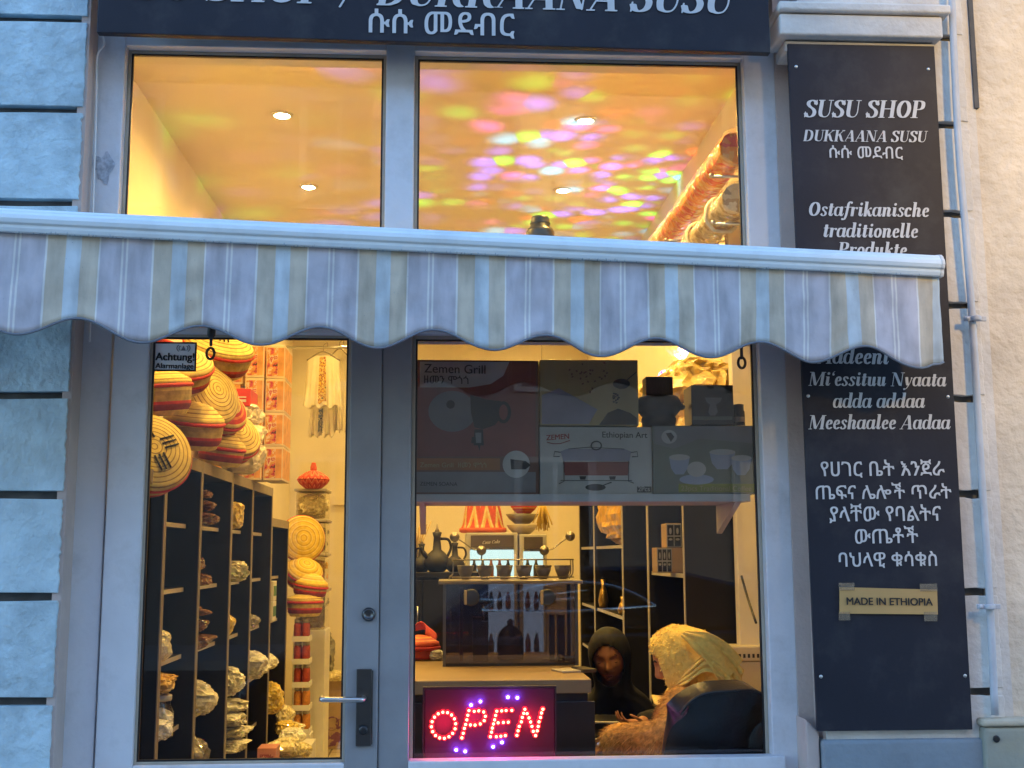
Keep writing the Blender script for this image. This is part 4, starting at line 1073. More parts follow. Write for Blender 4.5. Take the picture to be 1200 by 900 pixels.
for k, (px, py, wp, hp, kd) in enumerate(((334, 886, 30, 20, 'cream'), (350, 888, 26, 17, 'cream'), (341, 872, 24, 18, 'white'), (336, 862, 22, 17, 'yellow'), (346, 860, 16, 13, 'cream'), (333, 850, 16, 22, 'cream'))):
    bag('cellophane_packet', ['wide cream packet in front of the floor pile', 'pale packet at the right of the floor pile', 'white packet in the middle of the floor pile', 'yellowish packet at the back of the floor pile', 'small packet at the top right of the floor pile', 'upright packet leaning over the floor pile'][k],
        'packet', px, py, 7.0 + .12 * k, wp, hp, kd, 95 + k, 'packets piled on the floor', depth=.12)
w = B(); p = P(341, 890, 7.3); w.box(p.x - .12, p.x + .10, p.y - .35, p.y + .45, 0, P(341, 888, 7.0).z - .006); tag(obj('low_platform', w, m_white, None, bevel=.004), 'low white platform on the floor under the pile of packets', 'platform')
# ================================================================== WINDOW DISPLAY SHELF
m_shelfw = mat('shelf_grey', (.30, .29, .28), .5, var=.08)
d0 = 4.02
zt = P(685, 579, d0).z; xa, xb = -.108, 1.052
ds = thing('display_shelf', 'grey display shelf spanning the window behind the glass, carrying the printed boxes', 'shelf', (0, d0 - 3.9, zt))
w = B(); w.box(xa, xb, 0, .34, -.026, 0); obj('shelf_board', w, m_shelfw, ds, bevel=.002)
for x in (xa + .02, xb - .045):
    w = B(); w.prism([(0, 0), (.02, 0), (.02, -.02), (0, -.02)], 0, .3)
    w = B(); v = [(x, .03, -.0265), (x, .33, -.0265), (x, .33, -.13)]
    a = [w.bm.verts.new(q) for q in v]; b_ = [w.bm.verts.new((q[0] + .02, q[1], q[2])) for q in v]
    w._f(a); w._f(list(reversed(b_)))
    for i in range(3): w._f((a[i], b_[i], b_[(i + 1) % 3], a[(i + 1) % 3]))
    obj('bracket', w, m_shelfw, ds)
# -- boxes on it (front faces at depth d0 + .02)
df = d0 + .02
def flat(name, poly, m, parent, lift, thick=.0006):
    """flat printed shape on a box front; poly in photograph pixels at the box's own depth"""
    L0 = Vector(parent.location); q = [P(x, y, df) - L0 for x, y in poly]
    q2 = [(v.x, v.z) for v in q]
    area = sum(q2[i][0] * q2[(i + 1) % len(q2)][1] - q2[(i + 1) % len(q2)][0] * q2[i][1] for i in range(len(q2)))
    if area < 0: q2.reverse()
    w = B(); w.prism(q2, -lift - thick, -lift); return obj(name, w, m, parent)
def oval(cx, cy, rx, ry, n=28, a0=0, a1=360): return [(cx + rx * cos(radians(a0 + (a1 - a0) * i / n)), cy + ry * sin(radians(a0 + (a1 - a0) * i / n))) for i in range(n + (a1 - a0 != 360))]
def boxed(name, label, x0, x1, y0, y1, depth, m, z=None, group='printed boxes on the display shelf'):
    a, b_ = P(x0, y1, df), P(x1, y0, df); zz = a.z if z is None else z
    t = thing(name, label, 'box', (a.x, df - 3.9, zz), group=group)
    w = B(); w.box(0, b_.x - a.x, 0, depth, 0, b_.z - a.z); obj('carton_body', w, m, t, bevel=.002)
    return t
pc = lambda n, c, r=.38: mat(n, tuple(.50 * q for q in c), r, var=.12, scale=9)
p_orange, p_brown, p_cream, p_white, p_black, p_grey = pc('print_orange', (.45, .16, .03)), pc('print_brown', (.22, .10, .07)), pc('print_cream', (.50, .38, .18)), pc('print_white', (.60, .58, .55)), pc('print_dark', (.02, .02, .022)), pc('print_grey', (.26, .25, .26))
p_red, p_redbrown, p_lilac, p_blue, p_olive, p_teal = pc('print_red', (.42, .03, .03)), pc('print_redbrown', (.28, .06, .05)), pc('print_lilac', (.34, .32, .40)), pc('print_blue', (.40, .44, .58)), pc('print_olive', (.30, .30, .04)), pc('print_green_grey', (.20, .22, .18))
zs_ = zt + .0005
b1 = boxed('grill_box', 'largest printed box on the display shelf, dark with a grill kettle picture', 487, 631, 422, 579, .24, p_brown, zs_)
flat('print', [(490, 425), (628, 425), (628, 535), (490, 535)], p_redbrown, b1, .0002)
flat('print', [(492, 424)] + [(597, 424), (590, 440), (575, 450), (550, 454), (492, 454)], p_white, b1, .001)
flat('print', [(488, 537), (586, 537), (586, 551), (488, 551)], p_orange, b1, .001)
flat('print', [(488, 553), (628, 553), (628, 577), (488, 577)], p_grey, b1, .001)
flat('print', oval(530, 482, 28, 24), p_grey, b1, .001); flat('print', oval(528, 474, 5, 5), p_black, b1, .0018)
flat('picture', [(551, 463), (570, 468), (587, 470), (590, 486), (580, 498), (566, 503), (556, 501), (552, 484)], p_black, b1, .0018)
flat('picture', oval(590, 483, 9, 13), p_black, b1, .0012); flat('picture', oval(590, 483, 5, 9), p_redbrown, b1, .002)
flat('picture', [(556, 503), (566, 503), (567, 522), (555, 522)], p_black, b1, .001); flat('picture', [(557, 507), (564, 507), (564, 519), (558, 519)], p_grey, b1, .0018)
flat('picture', [(553, 512), (556, 512), (556, 520), (552, 519)], p_black, b1, .001); flat('picture', [(560, 522), (563, 522), (562, 529)], p_black, b1, .001)
flat('picture', oval(605, 544, 16, 16), p_white, b1, .0024); flat('picture', [(598, 538), (616, 540), (622, 545), (616, 550), (599, 550)], p_black, b1, .003)
write('lettering', sans_mesh('Zemen Grill', .004), p_black, b1, P(497, 436.5, df - .0028), P(569, 438, df - .0028))
write('lettering', sans_mesh('ዘመን ሞጎጎ', .004), p_black, b1, P(497, 449, df - .0028), P(549, 450, df - .0028))
write('lettering', sans_mesh('Zemen Grill  ዘመን ሞጎጎ', .004), p_cream, b1, P(492, 547.5, df - .0028), P(570, 548, df - .0028))
write('lettering', sans_mesh('ZEMEN SOANA', .01), p_black, b1, P(492, 569, df - .0028), P(536, 569.5, df - .0028))
b2 = boxed('chafing_dish_box', 'white printed box with a red chafing dish picture in the middle of the display shelf', 633, 764, 500, 579, .22, p_white, zs_)
flat('picture', [(657, 529), (664, 526), (732, 526), (740, 529), (738, 540), (660, 540)], p_lilac, b2, .001)
flat('picture', [(660, 541), (738, 541), (736, 557), (662, 557)], p_redbrown, b2, .001)
L0 = Vector(b2.location)
def wire(parent, pts, r, m=p_black, name='picture'):
    L0 = Vector(parent.location); w = B(); w.tube([P(x, y, df - .0015) - L0 for x, y in pts], r, 6); return obj(name, w, m, parent)
wire(b2, oval(699, 522, 6, 5, 16) + [(705, 522)], .0022); wire(b2, [(666, 526), (690, 524), (732, 526)], .0012)
wire(b2, [(656, 535), (649, 535), (650, 529), (657, 530)], .0015); wire(b2, [(741, 535), (748, 535), (747, 529), (740, 530)], .0015)
wire(b2, [(661, 540), (661, 564), (655, 567)], .0013); wire(b2, [(737, 540), (737, 564), (743, 566)], .0013); wire(b2, [(657, 563), (741, 563)], .0011)
for x in (683, 718): flat('picture', [(x - 4, 558), (x + 4, 558), (x + 3, 562), (x - 3, 562)], p_black, b2, .001)
flat('picture', oval(698, 571, 12, 4), p_black, b2, .001); wire(b2, [(706, 569), (717, 565)], .0018)
flat('print', [(747, 570), (764, 570), (764, 577), (747, 577)], p_black, b2, .001)
write('lettering', sans_mesh('2Pcs', .01), p_white, b2, P(748, 575.5, df - .0022), P(762, 575.5, df - .0022))
write('lettering', sans_mesh('Ethiopian Art', .006), p_black, b2, P(706, 512.5, df - .0018), P(759, 513, df - .0018))
write('lettering', sans_mesh('ZEMEN', .02), p_red, b2, P(640, 516, df - .0018), P(667, 514, df - .0018))
wire(b2, smooth_pts([(641, 518, 0), (652, 521, 0), (668, 516, 0)], 5) and [(641, 518), (648, 520), (656, 520), (668, 516)], .0014, p_red)
b3 = boxed('coffee_bean_box', 'cream printed box with scattered coffee beans, standing on the chafing dish box', 633, 747, 423, 499.5, .20, p_cream, P(633, 500, df).z + .004)
flat('print', [(635, 463), (655, 455), (700, 480), (690, 497), (635, 497)], p_lilac, b3, .001)
flat('picture', [(702, 498), (712, 484), (724, 479), (738, 484), (746, 490), (746, 498)], p_black, b3, .001)
flat('picture', oval(728, 450, 10, 6), p_black, b3, .001); wire(b3, [(734, 446), (746, 436)], .002)
rb = random.Random(3)
for (cx_, cy_, n_, sx_, sy_) in ((688, 440, 26, 22, 12), (722, 467, 14, 5, 12)):
    w = B(); L0 = Vector(b3.location)
    for k in range(n_):
        v = P(cx_ + rb.gauss(0, sx_ * .5), cy_ + rb.gauss(0, sy_ * .5), df - .0012) - L0
        w.sphere(v, (.0045, .001, .003), 8, Matrix.Rotation(rb.uniform(0, 3), 4, 'Y'))
    obj('printed_beans', w, p_brown if n_ > 20 else p_black, b3)
b4 = boxed('coffee_set_box', 'printed box with pale coffee cups picture at the right end of the display shelf', 766, 885, 499, 579, .22, p_teal, zs_)
flat('print', [(767, 500), (884, 500), (884, 520), (820, 514), (790, 526), (767, 520)], p_grey, b4, .001)
flat('print', [(795, 567), (884, 567), (884, 577), (795, 577)], p_olive, b4, .001)
flat('picture', oval(784, 512, 9, 8), p_white, b4, .0016); flat('picture', [(780, 508), (786, 507), (790, 512), (786, 518), (783, 513)], p_black, b4, .0024)
for x, y, rx in ((796, 544, 12), (846, 538, 15), (868, 545, 12)):
    flat('picture', [(x - rx, y - 8), (x + rx, y - 8), (x + rx * .8, y + 5), (x + rx * .4, y + 12), (x - rx * .4, y + 12), (x - rx * .8, y + 5)], p_blue, b4, .0012)
    flat('picture', oval(x, y - 8, rx, 3.5), p_white, b4, .002)
flat('picture', oval(816, 562, 20, 6), p_blue, b4, .001); flat('picture', oval(816, 550, 11, 9), p_white, b4, .0016)
write('lettering', sans_mesh('23pcs Traditional Coffee', .006), p_cream, b4, P(798, 575, df - .0022), P(880, 575.5, df - .0022))
zc = P(766, 499, df).z + .004
# small dark items standing on the coffee set box
t = thing('coffee_burner', 'black clay coffee burner with flared rim, silhouetted on the coffee set box', 'burner', P(777, 499, df) + Vector((0, .08, .004)))
s_ = df / FPX; m_clay = mat('black_clay', (.014, .012, .011), .6, var=.3)
w = B(); w.lathe([(.058, 0), (.062, .03), (.058, .036), (.07, .05), (.081, .064), (.083, .078), (.078, .092), (.070, .106), (.066, .108), (.05, .09)], 32); obj('body', w, m_clay, t)
for s in (-1, 1):
    w = B(); w.sphere((s * .08, 0, .072), (.016, .02, .012), 10); obj('lug', w, m_clay, t)
t2 = thing('dark_carton', 'small black carton standing on the black coffee burner', 'carton', t.location + Vector((0, 0, .1085)))
w = B(); w.box(-.05, .046, -.04, .04, 0, .067); obj('carton_body', w, p_black, t2, bevel=.002)
t = boxed('coffee_cup_carton', 'small dark carton with a picture of a white coffee pot, on the coffee set box', 811, 859, 452, 498.5, .13, p_black, zc)
flat('picture', [(826, 466), (846, 466), (844, 471), (839, 474), (841, 483), (838, 487), (832, 487), (830, 483), (832, 474), (828, 471)], p_grey, t, .001)
flat('print', [(812, 488), (858, 488), (858, 492), (812, 492)], p_teal, t, .001)
t = thing('tin', 'small dark tin with white label at the right end above the coffee set box', 'tin', P(870, 498.5, df) + Vector((0, .05, .004)))
w = B(); w.lathe([(.022, 0), (.022, .05), (.019, .054), (.019, .075), (.004, .078)], 20); obj('tin_body', w, p_black, t); w = B(); w.lathe([(.0226, .012), (.0226, .03)], 20, cap0=False, cap1=False); obj('tin_label', w, p_white, t)

# ------------------------------------------------------------------ disco light
m_dark2 = m_black
pd = P(779, 437, 6.2)
dl_ = thing('party_light', 'small rotating party light throwing coloured spots over the ceiling, behind the top of the boxes', 'party light', pd - Vector((0, 0, .05)))
w = B(); w.lathe([(.04, -.10), (.045, -.06), (.045, 0), (.03, .012)], 24); obj('base', w, m_black, dl_)
w = B(); w.lathe([(.042, .012), (.04, .03), (.03, .052), (.014, .064), (.004, .066)], 12, smooth=False)
m_dome = ramp_mat('facet_dome', [(0, (.02, .6, .5)), (.4, (.1, .2, .8)), (.55, (.5, .05, .6)), (.7, (.1, .7, .2))], e_noise(40., 0.), .2)
ntd = m_dome.node_tree; bb = ntd.nodes['Principled BSDF']; bb.inputs['Emission Strength'].default_value = .5
ntd.links.new(bb.inputs['Base Color'].links[0].from_socket, bb.inputs['Emission Color'])
obj('dome', w, m_dome, dl_)
la = bpy.data.lights.new('disco_beams', 'POINT'); la.energy = 38; la.shadow_soft_size = .004
la.use_nodes = True; nt = la.node_tree; N, L = nt.nodes, nt.links
em = N['Emission']; tc = N.new('ShaderNodeTexCoord')
vo = N.new('ShaderNodeTexVoronoi'); vo.inputs['Scale'].default_value = 8.5; vo.feature = 'F1'; vo.inputs['Randomness'].default_value = 1
mpn = N.new('ShaderNodeMapping'); mpn.inputs['Scale'].default_value = (1, 1, 1.9); L.new(tc.outputs['Normal'], mpn.inputs[0]); L.new(mpn.outputs[0], vo.inputs['Vector'])
mr = N.new('ShaderNodeMapRange'); mr.interpolation_type = 'SMOOTHSTEP'; mr.inputs[1].default_value = .74; mr.inputs[2].default_value = .0; mr.inputs[3].default_value = 0; mr.inputs[4].default_value = 1
L.new(vo.outputs['Distance'], mr.inputs[0])
hs_ = N.new('ShaderNodeSeparateColor'); L.new(vo.outputs['Color'], hs_.inputs[0])
cr = N.new('ShaderNodeValToRGB'); cr.color_ramp.interpolation = 'CONSTANT'; e = cr.color_ramp.elements
e[0].position = 0; e[0].color = (.14, .10, 1, 1); e[1].position = .36; e[1].color = (.12, .8, .06, 1)
for p_, c_ in ((.60, (.9, .06, .55, 1)), (.74, (.05, .55, .9, 1)), (.90, (1, .08, .03, 1))): q = e.new(p_); q.color = c_
L.new(hs_.outputs[0], cr.inputs[0]); L.new(cr.outputs[0], em.inputs[0]); sx_ = N.new('ShaderNodeSeparateXYZ'); L.new(tc.outputs['Normal'], sx_.inputs[0])
m3 = N.new('ShaderNodeMapRange'); m3.interpolation_type = 'SMOOTHSTEP'; m3.inputs[1].default_value = .22; m3.inputs[2].default_value = .42      # the housing only lets beams out upward
nzd = N.new('ShaderNodeTexNoise'); nzd.inputs['Scale'].default_value = 3.2; L.new(tc.outputs['Normal'], nzd.inputs['Vector'])
m4 = N.new('ShaderNodeMapRange'); m4.interpolation_type = 'SMOOTHSTEP'; m4.inputs[1].default_value = .44; m4.inputs[2].default_value = .62; m4.inputs[3].default_value = .12; m4.inputs[4].default_value = 1.15; L.new(nzd.outputs[0], m4.inputs[0])
L.new(sx_.outputs[2], m3.inputs[0]); L.new(math_node(N, L, 'MULTIPLY', math_node(N, L, 'MULTIPLY', mr.outputs[0], m3.outputs[0]), m4.outputs[0]), em.inputs[1])
lo = bpy.data.objects.new('disco_beams', la); COL.objects.link(lo); lo.parent = dl_; lo.location = (0, 0, .085)
# bottle-like knob on the transom ledge
pk = P(633, 279, 4.12)
w = B(); w.box(-1.09, 1.15, .1252, .32, 2.50, 2.5585); tag(obj('transom_ledge', w, m_shelfw, None, bevel=.003), 'painted ledge inside, behind the transom under the upper windows', 'ledge')
t = thing('bottle', 'dark olive bottle top showing above the awning bar in the upper right window', 'bottle', (pk.x, .22, 2.559))
m_olive = mat('olive_glaze', (.07, .06, .03), .35, var=.15)
hb = P(633, 254, 4.12).z - 2.559
w = B(); w.lathe([(.05, 0), (.052, hb - .06), (.046, hb - .048), (.036, hb - .042), (.034, hb - .01), (.030, hb - .002), (.02, hb)], 28); obj('body', w, m_olive, t)
w = B(); w.lathe([(.0365, hb - .030), (.0375, hb - .027), (.0365, hb - .024)], 28, cap0=False, cap1=False); obj('collar', w, m_olive, t)

# ------------------------------------------------------------------ wall shelves with rolls (upper right)
m_foil = clear_mat('plastic_wrap', tint=(.97, .95, .90), f0=.05, rough=.06, bump=.01, bscale=30)
def roll(label, p0, p1, r, m, ties=0):
    t = thing('textile_roll', label, 'textile roll', p0, group='textile rolls high on the right wall')
    d = p1 - p0; n = 40; w = B(); ss = label.__len__()
    def ring(u, rr, ph):
        c = d * u; a = d.orthogonal().normalized(); b_ = d.normalized().cross(a)
        return [c + (a * cos(q) + b_ * sin(q)) * rr * (1 + .16 * noise.noise(Vector((cos(q) * 2, sin(q) * 2, u * 9 + ph)))) for q in [2 * pi * i / 20 for i in range(20)]]
    w.rings([ring(i / n, r, ss) for i in range(n + 1)]); obj('cloth_roll', w, m, t)
    w = B(); w.rings([ring(i / n * 1.04 - .02, r * 1.12, ss + 9) for i in range(n + 1)]); obj('plastic_wrap', w, m_foil, t)
    for k in range(ties):
        w = B(); q = ring(.2 + .28 * k, r * 1.2, ss); w.tube(q + [q[0]], .008, 6); w.tube([q[0], q[0] + Vector((-.05, 0, .03))], .007, 6); obj('tie', w, m_white, t)
    return t
m_orange = ramp_mat('orange_cloth', [(0, (.74, .22, .01)), (.42, (.70, .07, .02)), (.5, (.76, .30, .03)), (.62, (.72, .42, .10))], e_noise(11., 4.), .6, bump=.004)
m_beige = ramp_mat('beige_cloth', [(0, (.30, .24, .14)), (.42, (.60, .50, .32)), (.52, (.40, .28, .14)), (.6, (.64, .56, .40))], e_noise(9., 4.), .6, bump=.004)
def wallshelf(label, z, y0, y1, x0):
    t = thing('wall_bracket', label, 'bracket', (XW1, y0, z), group='wall brackets high on the right')
    for yy in (.12, (y1 - y0) * .5, y1 - y0 - .6):
        w = B(); w.cyl((x0 - XW1, yy, -.007), (-.001, yy, -.007), .006, n=10); w.sphere((x0 - XW1, yy, -.003), .010, 10); obj('rod', w, m_steel, t)
r0, r1 = P(862, 172, 4.12), P(781, 262, 5.55)
wallshelf('row of thin bracket rods on the right wall, under the orange roll', r0.z - .068, .22, 2.3, 1.0)
roll('orange patterned textile roll wrapped in plastic on the upper bracket rods', r0, Vector((r0.x - .02, 5.6 - 3.9, r0.z)), .058, m_orange)
r2 = P(864, 232, 4.15)
wallshelf('row of thin bracket rods on the right wall, under the beige roll', r2.z - .066, .22, 2.3, 1.0)
roll('beige textile roll tied with white strips on the lower bracket rods', r2, Vector((r2.x - .02, 5.3 - 3.9, r2.z)), .055, m_beige, 3)

# ------------------------------------------------------------------ right bookcases + things on and in them
XR = .965
dr = [4.76, 5.62, 6.43, 7.66, 8.5]
SHR = (.05, .33, .62, .93, 1.21, 1.60)
nmr = ['black bookcase on the right wall, its end panel facing the window', 'black bookcase on the right wall behind the women, second from the window', 'black bookcase on the right wall with a golden bag on its upper shelf', 'farthest black bookcase on the right wall']
for i in range(4):
    # local -y faces -x: rotate -90deg: local x -> -Y, local y -> +X
    bookcase('bookcase', nmr[i], dr[i + 1] - dr[i] - .004, 1.95, .27, (.05, 1.47) if i == 0 else (.05, .45) if i == 1 else SHR, (XR, dr[i + 1] - 3.9 - .002, 0), -pi / 2, 'black bookcases along the right wall', m_pale, -.045)
pg_ = P(708, 638, 7.0)
o = obj('golden_bag', crumple(.24, .9, .36, 120, amp=.2, pinch=.1), mat('gold_wrap', (.66, .38, .02), .35, spec=.3, var=.35, scale=16, bump=.012, bscale=16)); o.location = (XR + .14, 7.0 - 3.9, 1.6005)
tag(o, 'shiny golden wrapped bag on the upper shelf of the third right bookcase', 'bag')
m_cupb = mat('cup_box_brown', (.30, .19, .09), .6, var=.06); m_blk = p_black
for k, (x0, x1, y0, y1) in enumerate(((770, 787, 632, 661.5), (781, 798, 603, 631))):
    d = 5.0; s_ = d / FPX; a, b_ = P(x0, y1, d), P(x1, y0, d)
    t = thing('cup_carton', ['printed cup carton on the small shelf inside the first right bookcase', 'upper cup carton, stacked on another inside the first right bookcase'][k], 'carton', (a.x, a.y, 1.4705 if k == 0 else 1.4705 + (P(770, 632, d).z - P(770, 661.5, d).z) + .001), group='cup cartons in the right bookcase')
    wd, ht = b_.x - a.x, b_.z - a.z
    w = B(); w.box(0, wd + (.05 if k == 0 else .0), 0, .12, 0, ht); obj('carton_body', w, m_cupb, t, bevel=.002)
    w = B(); w.box(.001, wd, -.0012, -.0002, .001, ht - .001); obj('white_front', w, p_white, t)
    n = 3 if k == 0 else 2
    for c in range(n):
        x = .004 + (wd - .004) / n * c; cw = (wd - .006) / n - .003
        w = B(); w.box(x, x + cw, -.002, -.0013, ht * .5, ht * .93); w.box(x, x + cw, -.002, -.0013, ht * .05, ht * .44); obj('printed_window', w, m_blk, t)
        w = B(); w.sphere((x + cw / 2, -.0024, ht * .68), (cw * .22, .0008, ht * .14), 10); w.sphere((x + cw / 2, -.0024, ht * .33), (cw * .34, .0008, ht * .05), 10); obj('printed_cup', w, p_white, t)
# small metal objects on the white shelf edges of the far right bookcases
for k, (px, py, d, hh) in enumerate(((718, 716, 6.75, .10), (689, 655, 7.6, .18), (688, 745, 7.4, .16))):
    pass
    p = P(px, py, d); zz = max(q for q in SHR if q <= p.z + .05)
    t = thing('brass_pot', ['little brass pot on the white shelf between the women and the counter', 'tall brass vase on the upper shelf at the edge of the far right bookcase', 'brass stand on the lower shelf of the far right bookcase'][k], 'pot', (XR + .05, p.y, zz + .0005))
    w = B(); w.lathe([(.025, 0), (.034, hh * .25), (.022, hh * .6), (.012, hh * .75), (.018, hh)], 18); obj('body', w, mat('brass', (.55, .36, .12), .3, .9, var=.2), t); w = B(); w.lathe([(.019, hh), (.004, hh + .015)], 12); obj('lid', w, m_dark, t)
# plastic wrapped goods heaped on top of the right bookcases
m_ywrap = mat('yellow_plastic', (.66, .50, .20), .22, var=.3, scale=12, bump=.012, bscale=14, dirt=(.35, .22, .06), dirtscale=8, dirtamt=.7)
for k, (dx, d, z, wd, dp, ht) in enumerate(((.03, 4.95, 1.951, .26, .5, .22), (.03, 5.5, 1.951, .26, .5, .26), (.03, 6.1, 1.951, .26, .55, .24), (.02, 5.1, 2.16, .26, .55, .22), (.03, 5.75, 2.19, .26, .5, .22), (.03, 6.9, 1.951, .26, .8, .3))):
    o = obj('plastic_bundle', crumple(wd, dp, ht, 130 + k, amp=.2, pinch=.15), m_ywrap); o.location = (XR + .13 + dx - .03, d - 3.9, z)
    tag(o, ['plastic wrapped bundle on the nearest right bookcase, low in the heap', 'plastic wrapped bundle second along the top of the right bookcases', 'plastic wrapped bundle third along the top of the right bookcases', 'plastic bundle on top of the heap above the small cartons', 'plastic bundle on the heap, behind the topmost one', 'long plastic bundle at the far end of the right bookcases'][k], 'bundle', 'plastic bundles on the right bookcases')
# heater on the right wall, near the window
ht_ = thing('heater', 'cream ribbed heater against the right wall behind the office chair', 'heater', (1.15, 4.63 - 3.9, .06))
zt_ = P(866, 757, 4.63).z
m_heat = mat('heater_enamel', (.66, .58, .42), .45, var=.04)
w = B(); w.box(-.12, .125, 0, .12, .0, zt_ - .12); obj('body', w, m_heat, ht_, bevel=.006)
w = B(); w.box(-.126, .126, -.006, .126, zt_ - .118, zt_ - .06); obj('top_cover', w, m_heat, ht_, bevel=.006)
w = B()
for k in range(12): w.box(-.11 + .019 * k, -.11 + .019 * k + .008, -.008, -.0005, .08, zt_ - .22)
obj('rib', w, m_heat, ht_)
w = B()
for k in range(13): w.box(-.115 + .018 * k, -.115 + .018 * k + .009, -.0068, -.0061, zt_ - .105, zt_ - .09)
obj('vent_slots', w, m_black, ht_)
for s in (-.09, .09):
    w = B(); w.box(s - .015, s + .015, .02, .11, -.06, -.0005); obj('foot', w, m_heat, ht_)
w = B(); w.tube(smooth_pts([P(869, 675, 4.6), P(876, 700, 4.55), P(886, 730, 4.45)], 5), .005, 8); tag(obj('power_cord', w, m_black), 'thin black cord slanting down the yellow wall above the heater', 'cord')
w = B(); w.box(1.165, XW1 - .001, .78, .84, 0, 3.2); tag(obj('wall_batten', w, m_wall, None, bevel=.003), 'cream upright batten on the right wall beside the end of the bookcases', 'batten')

for q_, a_ in ((b1, .8), (b2, 1.3), (b4, -1.2), (b3, -.8)): q_.rotation_euler.z = radians(a_)
# ================================================================== COUNTER AND WHAT STANDS ON IT
m_wood = mat('light_wood', (.26, .18, .10), .5, var=.15, scale=5, bump=.0006)
m_ctr = mat('counter_front', (.016, .013, .018), .35, var=.2)
ct = thing('shop_counter', 'dark fronted shop counter with a light wooden top behind the window', 'counter', (0, 4.45 - 3.9, 0))
cx0, cx1 = -.13, P(693, 800, 4.45).x
CZ = P(600, 797, 4.45).z
w = B(); w.box(cx0, cx1, 0, 1.25, CZ - .05, CZ); obj('top', w, m_wood, ct, bevel=.003)
w = B(); w.box(cx0 + .01, cx1 - .012, .02, 1.24, .08, CZ - .0505); obj('body', w, m_ctr, ct)
w = B(); w.box(cx0 + .02, cx1 - .02, .05, 1.2, 0, .0795); obj('plinth', w, m_black, ct)
for x in (-.115, .222):
    w = B(); w.box(x, x + .335, .004, .0195, .12, CZ - .08); obj('front_panel', w, m_ctr, ct, bevel=.002)
# acrylic coffee case
dc = 5.0; s_ = dc / FPX
a, b_ = P(519, 780, dc), P(677, 680, dc)
m_acr = clear_mat('acrylic', tint=(.62, .60, .66), f0=.07, rough=.02, haze=.06, hazecol=(.22, .2, .36))
case = thing('display_case', 'clear acrylic display case with steel corners and two round knobs on the counter', 'display case', (a.x, dc - 3.9, CZ + .0005))
W_, H_, Dp = b_.x - a.x, b_.z - CZ, .34
for (x0, x1, y0, y1) in ((.012, W_ - .012, 0, .005), (.012, W_ - .012, Dp - .005, Dp), (0, .005, .012, Dp - .012), (W_ - .005, W_, .012, Dp - .012)):
    w = B(); w.box(x0, x1, y0, y1, .012, H_ - .015); obj('acrylic_wall', w, m_acr, case)
for x in (0, W_ - .012):
    for y in (0, Dp - .012):
        w = B(); w.box(x - .001, x + .012, y - .001, y + .012, .0, H_ - .014); obj('corner_post', w, mat('case_post', (.16, .16, .17), .3, .8), case)
w = B(); w.box(-.02, W_ + .02, -.02, Dp + .02, H_ - .014, H_); obj('top', w, mat('case_top', (.20, .18, .16), .3, .3), case, bevel=.003)
w = B(); w.box(0, W_, 0, Dp, 0, .012); obj('bottom', w, m_black, case)
w = B(); w.box(.02, W_ - .02, .06, Dp - .02, .63 * H_, .64 * H_); obj('inner_shelf', w, m_acr, case)
for px in (552, 641):
    v = P(px, 700, dc); x = v.x - a.x; z = v.z - CZ
    w = B(); w.lathe([(.02, 0), (.036, .006), (.036, .02), (.030, .024)], 24, M=Matrix.Translation((x, -.001, z)) @ Matrix.Rotation(pi / 2, 4, 'X'))
    o = obj('knob', w, m_darksteel, case); w = B(); w.box(x - .03, x - .018, -.035, -.0255, z - .03, z + .03); obj('grip', w, m_pale, o, bevel=.004)
for px, y0, y1, hw in ((560, 725, 772, 5), (569, 730, 768, 4), (650, 722, 770, 3), (661, 722, 772, 4), (541, 690, 775, 2)):
    v0, v1 = P(px, y1, dc), P(px, y0, dc); w = B(); w.box(v0.x - a.x - hw * s_, v0.x - a.x + hw * s_, .10, .16, .0125, v1.z - CZ); obj('spice_box', w, [m_pale, p_redbrown, m_darksteel][px % 3], case)
t = thing('sugar_jar', 'ribbed dark glass jar with a round lid inside the acrylic case', 'jar', (P(601, 770, dc).x, dc - 3.9 + .18, CZ + .0132))
w = B(); w.lathe([(.055 + .003 * (i % 2), .012 * i) for i in range(9)] + [(.05, .11), (.035, .13), (.012, .145), (.016, .16), (.004, .17)], 28); obj('body', w, mat('smoky_glass', (.06, .05, .08), .15, var=.2), t)
# cup rack on top of the case
zt_ = CZ + H_ + .0005
rk = thing('cup_rack', 'thin metal cup rack with curled ends on top of the acrylic case', 'rack', (a.x, dc - 3.9 + .05, zt_))
m_wire = mat('rack_wire', (.30, .27, .22), .35, .9)
zl, zh = .012, P(600, 656, dc).z - zt_
for z in (zl, zh):
    for y in (0, .09):
        w = B(); w.cyl((.035, y, z), (W_ - .01, y, z), .0028, n=8); obj('rail', w, m_wire, rk)
for x in (.04, W_ - .015):
    for y in (0, .09):
        w = B(); w.tube(smooth_pts([(x - .016, y, .004), (x - .012, y, .014), (x, y, .03), (x, y, zh)], 5), .0028, 8); obj('post', w, m_wire, rk)
for (xa_, ya, xb_, yb) in ((533, 629, 565, 645), (671, 628, 640, 645)):
    p0, p1 = P(xa_, ya, dc), P(xb_, yb, dc); L0 = Vector(rk.location); p0 -= L0; p1 -= L0; p0.y = p1.y = .045
    m0 = p0.lerp(p1, .35) + Vector((0, 0, -.004)); m1 = p0.lerp(p1, .7) + Vector((0, 0, -.012))
    w = B(); w.tube(smooth_pts([p0, m0, m1, p1, Vector((p1.x, p1.y, zh))], 6), .003, 8); sc_ = obj('curled_stem', w, m_wire, rk)
    for p in (p0, p1):
        w = B(); w.lathe([(.004, -.004), (.020, -.003), (.021, .0), (.020, .003), (.009, .004), (.008, .007), (.002, .007)], 22, M=Matrix.Translation(p) @ Matrix.Rotation(pi / 2, 4, 'X')); obj('disc', w, m_wire, sc_)
